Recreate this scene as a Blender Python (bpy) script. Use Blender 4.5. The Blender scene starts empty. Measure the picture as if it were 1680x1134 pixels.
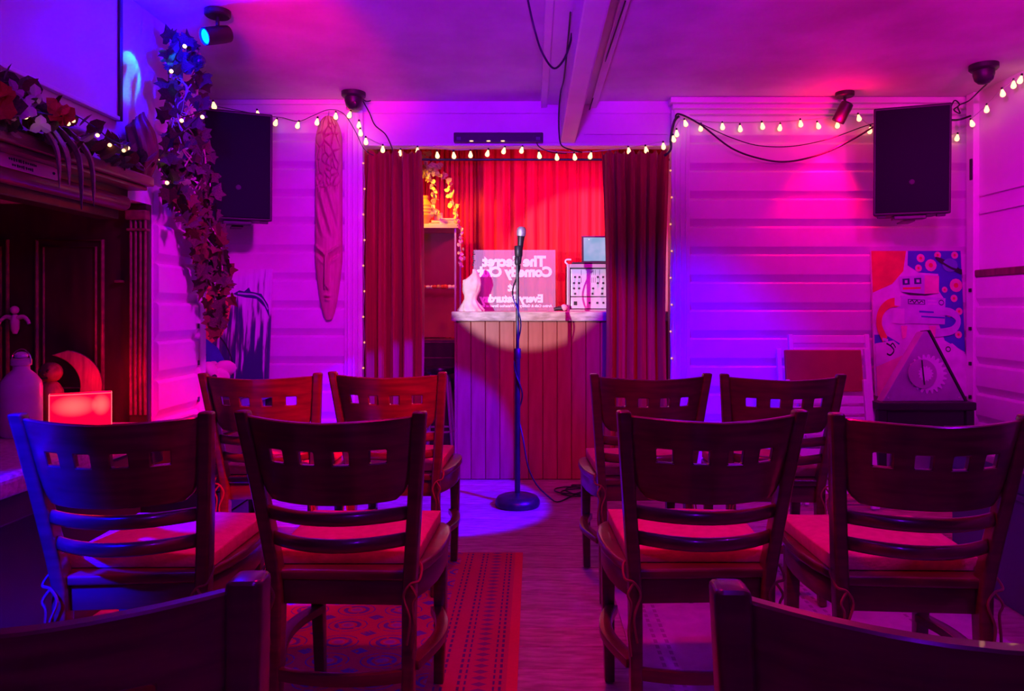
import bpy, bmesh, math, random
from mathutils import Vector, Matrix, noise as mnoise
random.seed(7)
PI = math.pi
# ------------------------------------------------------------------ camera / world / lights
F, CX, CY, H = 1213.0, 875.0, 505.0, 1.07
sc = bpy.context.scene
col = sc.collection
cam = bpy.data.cameras.new('camera'); camo = bpy.data.objects.new('camera', cam); col.objects.link(camo)
cam.sensor_width = 36.0; cam.lens = 36.0 * F / 1680.0
cam.shift_x = (840 - CX) / 1680.0; cam.shift_y = -(567 - CY) / 1680.0
camo.location = (0, 0, H); camo.rotation_euler = (PI / 2, 0, 0); cam.clip_start = 0.02
sc.camera = camo
w = bpy.data.worlds.new('night'); sc.world = w; w.use_nodes = True
w.node_tree.nodes['Background'].inputs[0].default_value = (0.02, 0.0, 0.02, 1)
w.node_tree.nodes['Background'].inputs[1].default_value = 0.1
vs = sc.view_settings
vs.view_transform = 'Standard'; vs.look = 'None'; vs.gamma = 1.0; vs.use_curve_mapping = False; vs.exposure = 0.0

def lamp(name, typ, loc, colr, watts, target=None, size=0.1, angle=60, blend=0.3):
    l = bpy.data.lights.new(name, typ); l.color = colr; l.energy = watts
    o = bpy.data.objects.new(name, l); col.objects.link(o); o.location = loc
    if typ in ('POINT', 'SPOT'): l.shadow_soft_size = size
    if typ == 'AREA': l.size = size
    if typ == 'SPOT': l.spot_size = math.radians(angle); l.spot_blend = blend
    if target is not None:
        o.rotation_euler = (Vector(target) - Vector(loc)).to_track_quat('-Z', 'Y').to_euler()
    return o
# coloured lamps of the room, with unseen fill lamps added among them
lamp('room_wash', 'SPOT', (0.2, -0.7, 1.95), (0.20, 0.0, 1.0), 55, (0.3, 4.4, 1.2), 0.12, 130, 0.8)
lamp('ceiling_fill', 'SPOT', (-0.1, -0.6, 1.4), (0.28, 0.0, 1.0), 1100, (-0.2, 2.3, 2.42), 0.10, 46, 1.0)  # unseen fill lamp behind the camera, added to brighten the ceiling
lamp('ceiling_fill_right', 'SPOT', (1.6, -0.6, 1.4), (1.0, 0.0, 0.50), 480, (1.7, 2.8, 2.42), 0.10, 40, 1.0)  # second added fill, pink, for the bench side of the ceiling
lamp('violet_wash', 'SPOT', (-0.3, 2.3, 2.1), (0.95, 0.0, 1.0), 165, (-1.55, 4.4, 0.8), 0.08, 72, 1.0)
lamp('pink_wash', 'SPOT', (1.5, 2.2, 2.1), (0.85, 0.0, 0.80), 60, (2.1, 4.4, 0.8), 0.08, 80, 1.0)
lamp('side_wall_fill', 'SPOT', (0.9, 1.9, 2.1), (1.0, 0.0, 0.95), 150, (2.5, 3.6, 1.6), 0.08, 50, 1.0)  # unseen lamp added to light the side wall
lamp('red_wash', 'SPOT', (0.9, 1.2, 2.2), (1, 0.0, 0.04), 1200, (-0.76, 2.62, 0.72), 0.06, 26, 1.0)
lamp('red_seat_wash', 'SPOT', (0.0, 1.45, 2.25), (1, 0.0, 0.05), 120, (0.0, 1.95, 0.0), 0.06, 110, 1.0)
lamp('violet_floor_fill', 'SPOT', (1.6, 1.0, 2.22), (0.35, 0.0, 1), 90, (1.0, 2.5, 0.0), 0.05, 65, 0.9)  # added violet fill that brightens the floor on the bench side
lamp('blue_seat_spot', 'SPOT', (-1.40, 0.5, 1.9), (0.0, 0.0, 1), 6000, (-1.22, 1.65, 0.70), 0.04, 21, 1.0)
lamp('blue_floor_spot', 'SPOT', (1.75, 2.3, 2.22), (0.03, 0.0, 1), 3600, (-1.0, 4.4, -0.1), 0.02, 23, 0.15)
lamp('blue_wall_spot', 'SPOT', (-0.9, 1.2, 2.2), (0.0, 0.0, 1), 1500, (0.90, 4.4, 0.72), 0.05, 23, 1.0)
lamp('red_stage_spot', 'SPOT', (0.5, 1.8, 2.22), (1, 0.0, 0.02), 190, (0.30, 4.4, 0.75), 0.04, 23, 0.7)
lamp('projector_beam', 'SPOT', (-1.385, 1.5, 1.26), (0.95, 0.78, 1.0), 480, (0.0, 4.75, 1.30), 0.01, 17.5, 0.25)
lamp('stage_red_flood', 'SPOT', (0.35, 4.62, 2.1), (1, 0.0, 0.42), 80, (0.05, 5.75, 1.0), 0.12, 120, 0.6)
lamp('shelf_amber_lamp', 'SPOT', (-0.90, 4.98, 2.02), (1, 0.34, 0.0), 48, (-0.70, 5.36, 1.72), 0.05, 75, 0.6)

# ------------------------------------------------------------------ node helpers
class N:
    """tiny math-node wrapper"""
    def __init__(s, nt, sock): s.nt, s.s = nt, sock
    def _m(s, op, *a):
        n = s.nt.nodes.new('ShaderNodeMath'); n.operation = op
        for i, v in enumerate((s,) + a):
            if isinstance(v, N): s.nt.links.new(v.s, n.inputs[i])
            else: n.inputs[i].default_value = v
        return N(s.nt, n.outputs[0])
    def __add__(s, o): return s._m('ADD', o)
    def __sub__(s, o): return s._m('SUBTRACT', o)
    def __mul__(s, o): return s._m('MULTIPLY', o)
    def __truediv__(s, o): return s._m('DIVIDE', o)
    def lt(s, o): return s._m('LESS_THAN', o)
    def gt(s, o): return s._m('GREATER_THAN', o)
    def frac(s): return s._m('FRACT')
    def abs(s): return s._m('ABSOLUTE')
    def sin(s): return s._m('SINE')
    def sqrt(s): return s._m('SQRT')
    def maxi(s, o): return s._m('MAXIMUM', o)
    def mini(s, o): return s._m('MINIMUM', o)
def newmat(name):
    m = bpy.data.materials.new(name); m.use_nodes = True
    nt = m.node_tree; b = nt.nodes['Principled BSDF']
    return m, nt, b
def mixc(nt, fac, a, b):
    n = nt.nodes.new('ShaderNodeMix'); n.data_type = 'RGBA'
    if isinstance(fac, N): nt.links.new(fac.s, n.inputs[0])
    elif hasattr(fac, 'is_linked'): nt.links.new(fac, n.inputs[0])
    else: n.inputs[0].default_value = fac
    for i, v in ((6, a), (7, b)):
        if isinstance(v, (tuple, list)): n.inputs[i].default_value = (v[0], v[1], v[2], 1)
        else: nt.links.new(v, n.inputs[i])
    return n.outputs[2]
def texco(nt, kind='Object', scale=(1, 1, 1)):
    t = nt.nodes.new('ShaderNodeTexCoord'); m = nt.nodes.new('ShaderNodeMapping')
    m.inputs['Scale'].default_value = scale
    nt.links.new(t.outputs[kind], m.inputs[0]); return m.outputs[0]
def noisetex(nt, vec, scale, detail=4):
    n = nt.nodes.new('ShaderNodeTexNoise'); n.inputs['Scale'].default_value = scale; n.inputs['Detail'].default_value = detail
    nt.links.new(vec, n.inputs['Vector']); return n.outputs['Fac']
def bump(nt, b, h, strength=0.2, dist=0.01):
    n = nt.nodes.new('ShaderNodeBump'); n.inputs['Strength'].default_value = strength; n.inputs['Distance'].default_value = dist
    nt.links.new(h, n.inputs['Height']); nt.links.new(n.outputs[0], b.inputs['Normal'])
def ramp(nt, fac, stops):
    r = nt.nodes.new('ShaderNodeValToRGB'); e = r.color_ramp.elements
    while len(e) < len(stops): e.new(0.5)
    for i, (p, c) in enumerate(stops): e[i].position = p; e[i].color = (c[0], c[1], c[2], 1)
    nt.links.new(fac, r.inputs[0]); return r.outputs[0]
def mat(name, a, b2=None, rough=0.5, metal=0.0, nscale=6, stretch=(1, 1, 1), bmp=0.0, bscale=40, coat=0.0, spec=0.5, coord='Object'):
    m, nt, b = newmat(name)
    v = texco(nt, coord, stretch)
    if b2 is not None:
        f = noisetex(nt, v, nscale)
        c = ramp(nt, f, [(0.35, a), (0.65, b2)]); nt.links.new(c, b.inputs['Base Color'])
    else: b.inputs['Base Color'].default_value = (a[0], a[1], a[2], 1)
    b.inputs['Roughness'].default_value = rough; b.inputs['Metallic'].default_value = metal
    b.inputs['Coat Weight'].default_value = coat; b.inputs['Specular IOR Level'].default_value = spec
    if bmp: bump(nt, b, noisetex(nt, v, bscale), bmp, 0.004)
    return m
def emis(name, c, strength):
    m, nt, b = newmat(name)
    b.inputs['Base Color'].default_value = (c[0], c[1], c[2], 1)
    b.inputs['Emission Color'].default_value = (c[0], c[1], c[2], 1); b.inputs['Emission Strength'].default_value = strength
    return m

M = {}
M['paint'] = mat('white_paint', (.80, .70, .76), (.70, .60, .66), 0.42, nscale=3, bmp=.08, bscale=18)
M['ceil'] = mat('ceiling_paint', (.78, .73, .74), (.58, .50, .52), 0.75, nscale=2.2, bmp=.35, bscale=30)
M['plaster'] = mat('plaster_paint', (.80, .76, .76), (.72, .67, .68), 0.5, nscale=2.5, bmp=.15, bscale=12)
M['wood'] = mat('dark_stained_wood', (.06, .018, .012), (.11, .034, .022), 0.30, nscale=4, stretch=(1.5, 3, 14), coat=.35, bmp=.04, bscale=8)
M['woodh'] = mat('dark_stained_wood_cross_grain', (.06, .018, .012), (.12, .036, .024), 0.28, nscale=4, stretch=(1.5, 5, 16), coat=.4, bmp=.04, bscale=8)
M['fireplace'] = mat('black_brown_wood', (.030, .013, .010), (.055, .022, .016), 0.35, nscale=5, stretch=(4, 4, 1), coat=.2)
M['mantel'] = mat('mantel_wood', (.14, .055, .04), (.26, .10, .07), 0.38, nscale=5, stretch=(6, 1, 6), coat=.2, bmp=.1)
M['counter'] = mat('counter_boards', (.30, .085, .055), (.38, .12, .08), 0.45, nscale=4, stretch=(8, 8, 1), bmp=.05)
M['worktop'] = mat('worn_worktop', (.62, .55, .48), (.36, .28, .24), 0.5, nscale=14, stretch=(1, 3, 3), bmp=.15)
M['cushion'] = mat('red_cushion_cloth', (.58, .045, .13), (.48, .035, .10), 0.85, nscale=40, bmp=.3, bscale=160)
M['cord'] = mat('cord_tie', (.20, .06, .03), None, 0.8)
M['black'] = mat('black_plastic', (.018, .016, .02), None, 0.45)
M['blackm'] = mat('black_metal', (.03, .03, .035), (.05, .05, .055), 0.32, metal=.6, nscale=20)
M['rubber'] = mat('dark_rubber', (.02, .02, .022), None, 0.6)
M['grille'] = mat('speaker_grille', (.010, .010, .016), (.016, .015, .024), 0.9, nscale=300, spec=.1)
M['chrome'] = mat('brushed_steel', (.75, .74, .76), None, 0.22, metal=1)
M['greym'] = mat('grey_enamel', (.45, .45, .46), (.38, .38, .39), 0.4, metal=.2)
M['silverp'] = mat('silver_panel', (.78, .80, .82), (.68, .70, .73), 0.35, metal=.25, nscale=10)
M['white'] = mat('white_gloss', (.85, .84, .83), None, 0.35)
M['stone'] = mat('pale_plaster_cast', (.82, .74, .64), (.70, .60, .50), 0.8, nscale=25, bmp=.4, bscale=40)
M['ceramic'] = mat('glazed_stoneware', (.72, .66, .58), (.6, .53, .45), 0.3, nscale=8)
M['slate'] = mat('speckled_hearth_stone', (.22, .17, .18), (.42, .36, .37), 0.35, nscale=60, bmp=.1)
M['darkstone'] = mat('dark_hearth_face', (.022, .017, .026), (.032, .024, .034), 0.5, nscale=6)
M['masktan'] = mat('pale_carved_wood', (.62, .42, .27), (.50, .32, .20), 0.6, nscale=9, stretch=(8, 8, 1), bmp=.2)
M['leaf'] = mat('ivy_leaf', (.05, .075, .03), (.11, .10, .05), 0.8, nscale=12, spec=.2)
M['leafr'] = mat('autumn_leaf', (.15, .03, .03), (.10, .04, .02), 0.8, nscale=12, spec=.2)
M['stem'] = mat('pale_vine_stem', (.45, .42, .30), None, 0.6)
M['bluewire'] = mat('pale_blue_twine', (.30, .50, .85), None, 0.6)
M['drift'] = mat('driftwood', (.20, .11, .10), (.34, .20, .17), 0.55, nscale=6, stretch=(8, 2, 8), bmp=.3)
M['redflower'] = mat('red_petals', (.75, .03, .03), (.55, .02, .02), 0.6, nscale=20)
M['petal'] = mat('pale_petals', (.80, .74, .60), None, 0.6)
M['carved'] = mat('carved_brown_wood', (.22, .10, .065), (.12, .052, .035), 0.5, nscale=5, stretch=(10, 10, 1.5), bmp=.5, bscale=8)
M['wirec'] = mat('black_cable', (.012, .012, .014), None, 0.5)
M['wirew'] = mat('pale_cable', (.50, .46, .45), None, 0.5)
M['redpanel'] = mat('red_vinyl', (.40, .03, .045), (.34, .025, .04), 0.5, nscale=8)
M['amberbox'] = mat('straw_coloured_box', (.75, .62, .35), (.62, .48, .25), 0.7, nscale=10)
M['brownv'] = mat('terracotta_glaze', (.55, .28, .12), (.45, .20, .08), 0.45)
M['mirror'] = mat('silvered_glass', (.85, .86, .88), None, 0.06, metal=1)
M['gold'] = mat('aged_brass', (.55, .38, .16), None, 0.35, metal=.8)
M['pink'] = mat('pale_pink_plaster', (.85, .55, .55), (.8, .45, .48), 0.6)
M['bench'] = mat('navy_bench_panel', (.07, .055, .12), (.09, .07, .15), 0.45, nscale=3)
M['benchtop'] = mat('faded_bench_top', (.42, .22, .24), (.5, .28, .3), 0.6)
M['letter'] = mat('white_vinyl_letters', (.95, .93, .94), None, 0.5)
M['bluesp'] = emis('blue_spot_lens', (0.0, 0.22, 1.0), 4)
M['redsp'] = emis('red_spot_lens', (1.0, 0.02, 0.15), 10)
M['bulb'] = emis('warm_bulb_glass', (1.0, 0.58, 0.24), 2.6)
M['rope'] = emis('faint_warm_led', (1.0, 0.45, 0.16), 1.0)
M['bulbdim'] = emis('small_warm_led', (1.0, 0.62, 0.22), 2)
# floor boards: object-random tint plus grain along X
m, nt, b = newmat('worn_floorboards')
g = noisetex(nt, texco(nt, 'Object', (3.0, 14, 14)), 3.2, 9); d2 = noisetex(nt, texco(nt, 'Object'), 2.2, 5)
c1 = ramp(nt, g, [(0.3, (.20, .12, .10)), (0.55, (.42, .30, .25)), (0.75, (.56, .44, .38))])
c2 = mixc(nt, (N(nt, d2) - .45) * 2.2, c1, (.15, .09, .08)); oi = nt.nodes.new('ShaderNodeObjectInfo')
c3 = mixc(nt, N(nt, oi.outputs['Random']) * .35, c2, (.22, .13, .10))
nt.links.new(c3, b.inputs['Base Color']); b.inputs['Roughness'].default_value = .5; bump(nt, b, g, .4, .004); M['floor'] = m
# velvet curtains
def velvet(name, a, b2, sparkle=False):
    m, nt, b = newmat(name)
    f = noisetex(nt, texco(nt, 'Object', (30, 30, 1.5)), 3); c = ramp(nt, f, [(.35, a), (.65, b2)])
    nt.links.new(c, b.inputs['Base Color']); b.inputs['Roughness'].default_value = .75
    b.inputs['Sheen Weight'].default_value = .25; b.inputs['Sheen Tint'].default_value = (1, .3, .3, 1)
    bump(nt, b, noisetex(nt, texco(nt, 'Object'), 90), .25, .003)
    return m
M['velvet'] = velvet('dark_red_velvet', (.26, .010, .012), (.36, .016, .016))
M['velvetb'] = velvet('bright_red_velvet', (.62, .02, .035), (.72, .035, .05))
# clear sign sheet: part see-through, part milky
m, nt, b = newmat('milky_acrylic')
tr = nt.nodes.new('ShaderNodeBsdfTransparent'); mx = nt.nodes.new('ShaderNodeMixShader'); mx.inputs[0].default_value = .30
b.inputs['Base Color'].default_value = (.55, .52, .66, 1); b.inputs['Roughness'].default_value = .3
nt.links.new(tr.outputs[0], mx.inputs[1]); nt.links.new(b.outputs[0], mx.inputs[2])
nt.links.new(mx.outputs[0], nt.nodes['Material Output'].inputs[0]); M['acrylic'] = m
m, nt, b = newmat('cabinet_glass')
tr = nt.nodes.new('ShaderNodeBsdfTransparent'); mx = nt.nodes.new('ShaderNodeMixShader'); mx.inputs[0].default_value = .10
b.inputs['Base Color'].default_value = (.5, .45, .5, 1); b.inputs['Roughness'].default_value = .08; b.inputs['Metallic'].default_value = .9
nt.links.new(tr.outputs[0], mx.inputs[1]); nt.links.new(b.outputs[0], mx.inputs[2])
nt.links.new(mx.outputs[0], nt.nodes['Material Output'].inputs[0]); M['glass'] = m
# red rug: rows of octagon medallions inside lined borders (object space metres, origin = near right corner)
m, nt, b = newmat('red_medallion_rug')
t = nt.nodes.new('ShaderNodeTexCoord'); sp = nt.nodes.new('ShaderNodeSeparateXYZ'); nt.links.new(t.outputs['Object'], sp.inputs[0])
X = N(nt, sp.outputs[0]); Y = N(nt, sp.outputs[1])
ax = (X * -1)                         # distance in from the aisle edge
def band(v, c0, hw): return (v - c0).abs().lt(hw)
gx = (ax / .165).frac() - .5; gy = (Y / .125).frac() - .5
r1 = (gx * gx * 1.0 + gy * gy * 1.0).sqrt()
ring = (r1 * 34).sin().gt(0.1)
gul = r1.lt(.40); core = r1.lt(.13)
gx2 = ((ax / .165) + .5).frac() - .5; gy2 = ((Y / .125) + .5).frac() - .5
dia = (gx2.abs() + gy2.abs()).lt(.17)
field = ax.gt(.26)
dash = (Y * 190).sin().gt(-.4)
lines = band(ax, .050, .004).maxi(band(ax, .068, .003)).maxi(band(ax, .150, .003)).maxi(band(ax, .168, .004)).maxi(band(ax, .215, .004)).maxi(band(ax, .235, .003)) * dash
flw = ((((Y / .036).frac() - .5).abs() + ((ax - .11) / .07).abs()).lt(.34)) * ax.gt(.078) * ax.lt(.142)
mot = (gul * ring).maxi(dia) * field
wz = noisetex(nt, texco(nt, 'Object'), 55); mot = mot * N(nt, wz).gt(.40)
c = mixc(nt, mot, (.40, .03, .05), (.07, .05, .30))
c = mixc(nt, core * field * .6, c, (.30, .20, .36))
c = mixc(nt, lines, c, (.05, .02, .10)); c = mixc(nt, flw * .8, c, (.08, .03, .12))
c = mixc(nt, ax.lt(.032), c, (.55, .045, .035))
nz = noisetex(nt, texco(nt, 'Object'), 130)
c = mixc(nt, N(nt, nz) * .35, c, (.12, .02, .04))
nt.links.new(c, b.inputs['Base Color']); b.inputs['Roughness'].default_value = .95; bump(nt, b, nz, .4, .004); M['rug'] = m
# faded grey-mauve rug with lengthwise twin stripes
m, nt, b = newmat('faded_striped_rug')
t = nt.nodes.new('ShaderNodeTexCoord'); sp = nt.nodes.new('ShaderNodeSeparateXYZ'); nt.links.new(t.outputs['Object'], sp.inputs[0])
X = N(nt, sp.outputs[0]); Y = N(nt, sp.outputs[1])
st = band((X / .30).frac(), .30, .02).maxi(band((X / .30).frac(), .42, .02)) * (Y * 160).sin().gt(-.4)
n1 = noisetex(nt, texco(nt, 'Object'), 5); n2 = noisetex(nt, texco(nt, 'Object', (1, 6, 1)), 60)
c = ramp(nt, n1, [(.35, (.30, .20, .27)), (.5, (.42, .30, .36)), (.66, (.24, .16, .26))])
c = mixc(nt, st * .75, c, (.10, .05, .08)); c = mixc(nt, N(nt, n2) * .4, c, (.5, .36, .38))
nt.links.new(c, b.inputs['Base Color']); b.inputs['Roughness'].default_value = .95; bump(nt, b, n2, .3, .003); M['rug2'] = m
# glowing lantern glass
m, nt, b = newmat('red_lantern_glow')
t = nt.nodes.new('ShaderNodeTexCoord'); sp = nt.nodes.new('ShaderNodeSeparateXYZ'); nt.links.new(t.outputs['Object'], sp.inputs[0])
X = N(nt, sp.outputs[0]); Z = N(nt, sp.outputs[2])
def blob(cx, cz, sx, sz): return ((((X - cx) / sx) * ((X - cx) / sx) + ((Z - cz) / sz) * ((Z - cz) / sz)) * -1 + 1).maxi(0.0)
f = (blob(-.022, .088, .075, .042) + blob(.064, .088, .032, .042)).mini(1.0)
ce = mixc(nt, f * .55, (1.0, .0, .05), (1.0, .16, .10)); nt.links.new(ce, b.inputs['Emission Color'])
nt.links.new((f * 1.0 + .75).s, b.inputs['Emission Strength']); b.inputs['Base Color'].default_value = (.5, .02, .03, 1); M['lantern'] = m
# dripping paint canvas
m, nt, b = newmat('dripped_paint_canvas')
v = texco(nt, 'Object', (26, 1, 2.2)); g1 = noisetex(nt, v, 1.6, 5)
sp = nt.nodes.new('ShaderNodeSeparateXYZ'); t = nt.nodes.new('ShaderNodeTexCoord'); nt.links.new(t.outputs['Object'], sp.inputs[0])
zz = N(nt, sp.outputs[2])
f = (N(nt, g1) + (zz - .36) * .55)
c = ramp(nt, f.s, [(.40, (.03, .03, .12)), (.47, (.10, .06, .14)), (.54, (.62, .56, .62)), (.7, (.75, .7, .74))])
nt.links.new(c, b.inputs['Base Color']); b.inputs['Roughness'].default_value = .5; bump(nt, b, g1, .5, .004); M['drip'] = m
for nm, cc in dict(p_red=(.75, .05, .05), p_blue=(.05, .06, .45), p_dblue=(.02, .02, .12), p_white=(.72, .66, .72), p_pink=(.80, .30, .40), p_teal=(.15, .45, .50), p_black=(.02, .015, .03), p_lil=(.55, .42, .66), p_orange=(.80, .22, .08)).items():
    M[nm] = mat(nm, cc, tuple(x * .8 for x in cc), .55, nscale=14)

# ------------------------------------------------------------------ geometry helpers
def at(px, py, d): return Vector(((px - CX) * d / F, d, H - (py - CY) * d / F))
class MB:
    def __init__(s): s.v = []; s.f = []; s.mi = []; s.cur = 0
    def add(s, vs, fs):
        o = len(s.v); s.v += [tuple(p) for p in vs]
        for f in fs: s.f.append([i + o for i in f]); s.mi.append(s.cur)
        return s
    def box(s, c, size, rot=None):
        hx, hy, hz = size[0] / 2, size[1] / 2, size[2] / 2
        vs = [Vector((x, y, z)) for x in (-hx, hx) for y in (-hy, hy) for z in (-hz, hz)]
        if rot is not None: vs = [rot @ p for p in vs]
        c = Vector(c); vs = [p + c for p in vs]
        return s.add(vs, [(0, 1, 3, 2), (4, 6, 7, 5), (0, 4, 5, 1), (2, 3, 7, 6), (0, 2, 6, 4), (1, 5, 7, 3)])
    def bx(s, x0, x1, y0, y1, z0, z1): return s.box(((x0 + x1) / 2, (y0 + y1) / 2, (z0 + z1) / 2), (x1 - x0, y1 - y0, z1 - z0))
    def rings(s, rs, cap=True, closed=True):
        n = len(rs[0]); vs = [p for r in rs for p in r]; fs = []
        for i in range(len(rs) - 1):
            for j in range(n if closed else n - 1):
                a = i * n + j; b_ = i * n + (j + 1) % n
                fs.append((a, b_, b_ + n, a + n))
        if cap: fs.append(tuple(range(n - 1, -1, -1))); fs.append(tuple(range((len(rs) - 1) * n, len(rs) * n)))
        return s.add(vs, fs)
    def lathe(s, prof, n=24, c=(0, 0, 0), rot=None):
        rs = []
        for r, z in prof:
            ring = [Vector((max(r, 1e-4) * math.cos(2 * PI * j / n), max(r, 1e-4) * math.sin(2 * PI * j / n), z)) for j in range(n)]
            if rot is not None: ring = [rot @ p for p in ring]
            rs.append([p + Vector(c) for p in ring])
        return s.rings(rs)
    def sphere(s, c, r, n=14, sc3=(1, 1, 1), rot=None):
        k = max(6, n // 2); rs = []
        for i in range(k + 1):
            a = PI * i / k; rr = max(math.sin(a), 1e-3); ring = []
            for j in range(n):
                p = Vector((r * sc3[0] * rr * math.cos(2 * PI * j / n), r * sc3[1] * rr * math.sin(2 * PI * j / n), -r * sc3[2] * math.cos(a)))
                if rot is not None: p = rot @ p
                ring.append(p + Vector(c))
            rs.append(ring)
        return s.rings(rs)
    def tube(s, pts, r, n=6, flat=None):
        pts = [Vector(p) for p in pts]; rs = []; up = None
        for i, p in enumerate(pts):
            t = (pts[min(i + 1, len(pts) - 1)] - pts[max(i - 1, 0)])
            t = t.normalized() if t.length > 1e-9 else Vector((0, 0, 1))
            if up is None:
                up = Vector((0, 0, 1)) if abs(t.z) < .9 else Vector((1, 0, 0))
            a = t.cross(up)
            a = a.normalized() if a.length > 1e-6 else Vector((1, 0, 0))
            up = a.cross(t).normalized()
            rr = r(i / (len(pts) - 1)) if callable(r) else r
            fl = flat or 1
            rs.append([p + a * rr * math.cos(2 * PI * j / n) + up * rr * fl * math.sin(2 * PI * j / n) for j in range(n)])
        return s.rings(rs)
    def prism(s, poly, fn, t0, t1):
        """poly: 2-D outline, fn(u, v, t) -> point"""
        n = len(poly); a = [fn(u, v, t0) for u, v in poly]; b_ = [fn(u, v, t1) for u, v in poly]
        fs = [tuple(range(n - 1, -1, -1)), tuple(range(n, 2 * n))]
        for j in range(n): fs.append((j, (j + 1) % n, n + (j + 1) % n, n + j))
        return s.add(a + b_, fs)
    def shell(s, pts_front, pts_back, faces):
        n = len(pts_front); cnt = {}
        for f in faces:
            for i in range(len(f)):
                e = (f[i], f[(i + 1) % len(f)]); cnt[e] = cnt.get(e, 0) + 1
        fs = [tuple(f) for f in faces] + [tuple(i + n for i in reversed(f)) for f in faces]
        for (a, b_) in cnt:
            if (b_, a) not in cnt: fs.append((b_, a, a + n, b_ + n))
        return s.add(list(pts_front) + list(pts_back), fs)
    def mesh(s, name, mats, smooth=None, bevel=0, seg=2, off=(0, 0, 0)):
        bm = bmesh.new(); off = Vector(off)
        vv = [bm.verts.new(Vector(p) - off) for p in s.v]
        for f, mi in zip(s.f, s.mi):
            try: fc = bm.faces.new([vv[i] for i in f]); fc.material_index = mi
            except ValueError: pass
        bmesh.ops.recalc_face_normals(bm, faces=bm.faces)
        if bevel:
            es = [e for e in bm.edges if len(e.link_faces) == 2 and e.calc_face_angle(0) > .6]
            bmesh.ops.bevel(bm, geom=es, offset=bevel, segments=seg, affect='EDGES', profile=.6, clamp_overlap=True)
        me = bpy.data.meshes.new(name); bm.to_mesh(me); bm.free()
        for m_ in (mats if isinstance(mats, (list, tuple)) else [mats]): me.materials.append(M[m_] if isinstance(m_, str) else m_)
        if smooth is not None:
            for p in me.polygons: p.use_smooth = True
            if smooth > 0 and hasattr(me, 'set_sharp_from_angle'): me.set_sharp_from_angle(angle=math.radians(smooth))
        return me
    def build(s, name, mats, parent=None, world=False, smooth=None, bevel=0, seg=2, origin=None):
        """world=True: coordinates are world ones, parent is an unrotated root"""
        off = Vector((0, 0, 0)); 
        if world and parent is not None:
            q = parent; 
            while q is not None: off = off + q.location; q = q.parent
        loc = Vector((0, 0, 0))
        if origin is not None: loc = Vector(origin) - off; off = Vector(origin)
        o = bpy.data.objects.new(name, s.mesh(name, mats, smooth, bevel, seg, off)); col.objects.link(o)
        o.location = loc
        if parent is not None: o.parent = parent
        return o
def tag(o, label, cat, group=None):
    o['label'] = label; o['category'] = cat
    if group: o['group'] = group
    return o
def thing(name, label, cat, loc=(0, 0, 0), rz=0, group=None):
    o = bpy.data.objects.new(name, None); col.objects.link(o); o.empty_display_size = .05
    o.location = loc; o.rotation_euler = (0, 0, rz); return tag(o, label, cat, group)
def link(name, me, parent=None, loc=(0, 0, 0), rot=(0, 0, 0), scale=None):
    o = bpy.data.objects.new(name, me); col.objects.link(o); o.location = loc; o.rotation_euler = rot
    if scale: o.scale = scale if isinstance(scale, (tuple, list)) else (scale,) * 3
    if parent is not None: o.parent = parent
    return o
def struct(o): o['kind'] = 'structure'; return o
def copy_tree(o, parent=None):
    c = o.copy(); col.objects.link(c); c.parent = parent
    for ch in list(o.children): copy_tree(ch, c)
    return c
def spline(pts, k=8):
    pts = [Vector(p) for p in pts]; out = []
    for i in range(len(pts) - 1):
        p0 = pts[max(i - 1, 0)]; p1 = pts[i]; p2 = pts[i + 1]; p3 = pts[min(i + 2, len(pts) - 1)]
        for j in range(k):
            t = j / k; t2 = t * t; t3 = t2 * t
            out.append(.5 * ((2 * p1) + (p2 - p0) * t + (2 * p0 - 5 * p1 + 4 * p2 - p3) * t2 + (3 * p1 - p0 - 3 * p2 + p3) * t3))
    out.append(pts[-1]); return out
def lerp(a, b_, t): return a + (b_ - a) * t
def sm(a, b_, x):
    t = max(0, min(1, (x - a) / (b_ - a))); return t * t * (3 - 2 * t)
def RX(a): return Matrix.Rotation(a, 3, 'X')
def RY(a): return Matrix.Rotation(a, 3, 'Y')
def RZ(a): return Matrix.Rotation(a, 3, 'Z')

# ------------------------------------------------------------------ room shell
D = 4.40          # plane of the back wall
ZC = 2.30         # ceiling
XL, XR = -1.60, 2.54
DL, DR = 3.53, 4.25
fl = bpy.data.objects.new('floor', None); col.objects.link(fl); struct(fl)
y = -1.5; pw = .142
pme = MB().bx(-2.8, 2.75, -pw / 2 + .0012, pw / 2 - .0012, -.03, 0).mesh('plank', 'floor', bevel=.002, seg=1)
i = 0
while y < 6.0:
    p = link('plank', pme, fl, (random.uniform(-.05, .05), y + pw / 2, -random.uniform(0, .0012))); y += pw; i += 1
sub = struct(MB().bx(-2.8, 2.75, -1.5, 6.0, -.06, -.033).build('floor_underlay', 'black'))
ce = struct(MB().bx(-2.8, 2.75, -1.5, D + .1, ZC, ZC + .08).build('ceiling', 'ceil'))
MB().bx(.05, .37, -1.5, D, ZC - .022, ZC - .0005).build('ceiling_board', 'paint', ce, bevel=.004)
MB().bx(.045, .082, -1.5, D, ZC - .042, ZC - .0225).build('ceiling_batten', 'paint', ce, bevel=.005)
MB().bx(.335, .375, -1.5, D, ZC - .042, ZC - .0225).build('ceiling_batten', 'paint', ce, bevel=.005)
bm_ = struct(MB().bx(.16, .247, -1.5, D - .001, 2.045, ZC - .0225).build('ceiling_beam', 'paint', bevel=.008))
struct(MB().bx(-2.8, 2.75, -1.58, -1.5, 0, ZC).build('wall_rear', 'plaster'))

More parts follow.
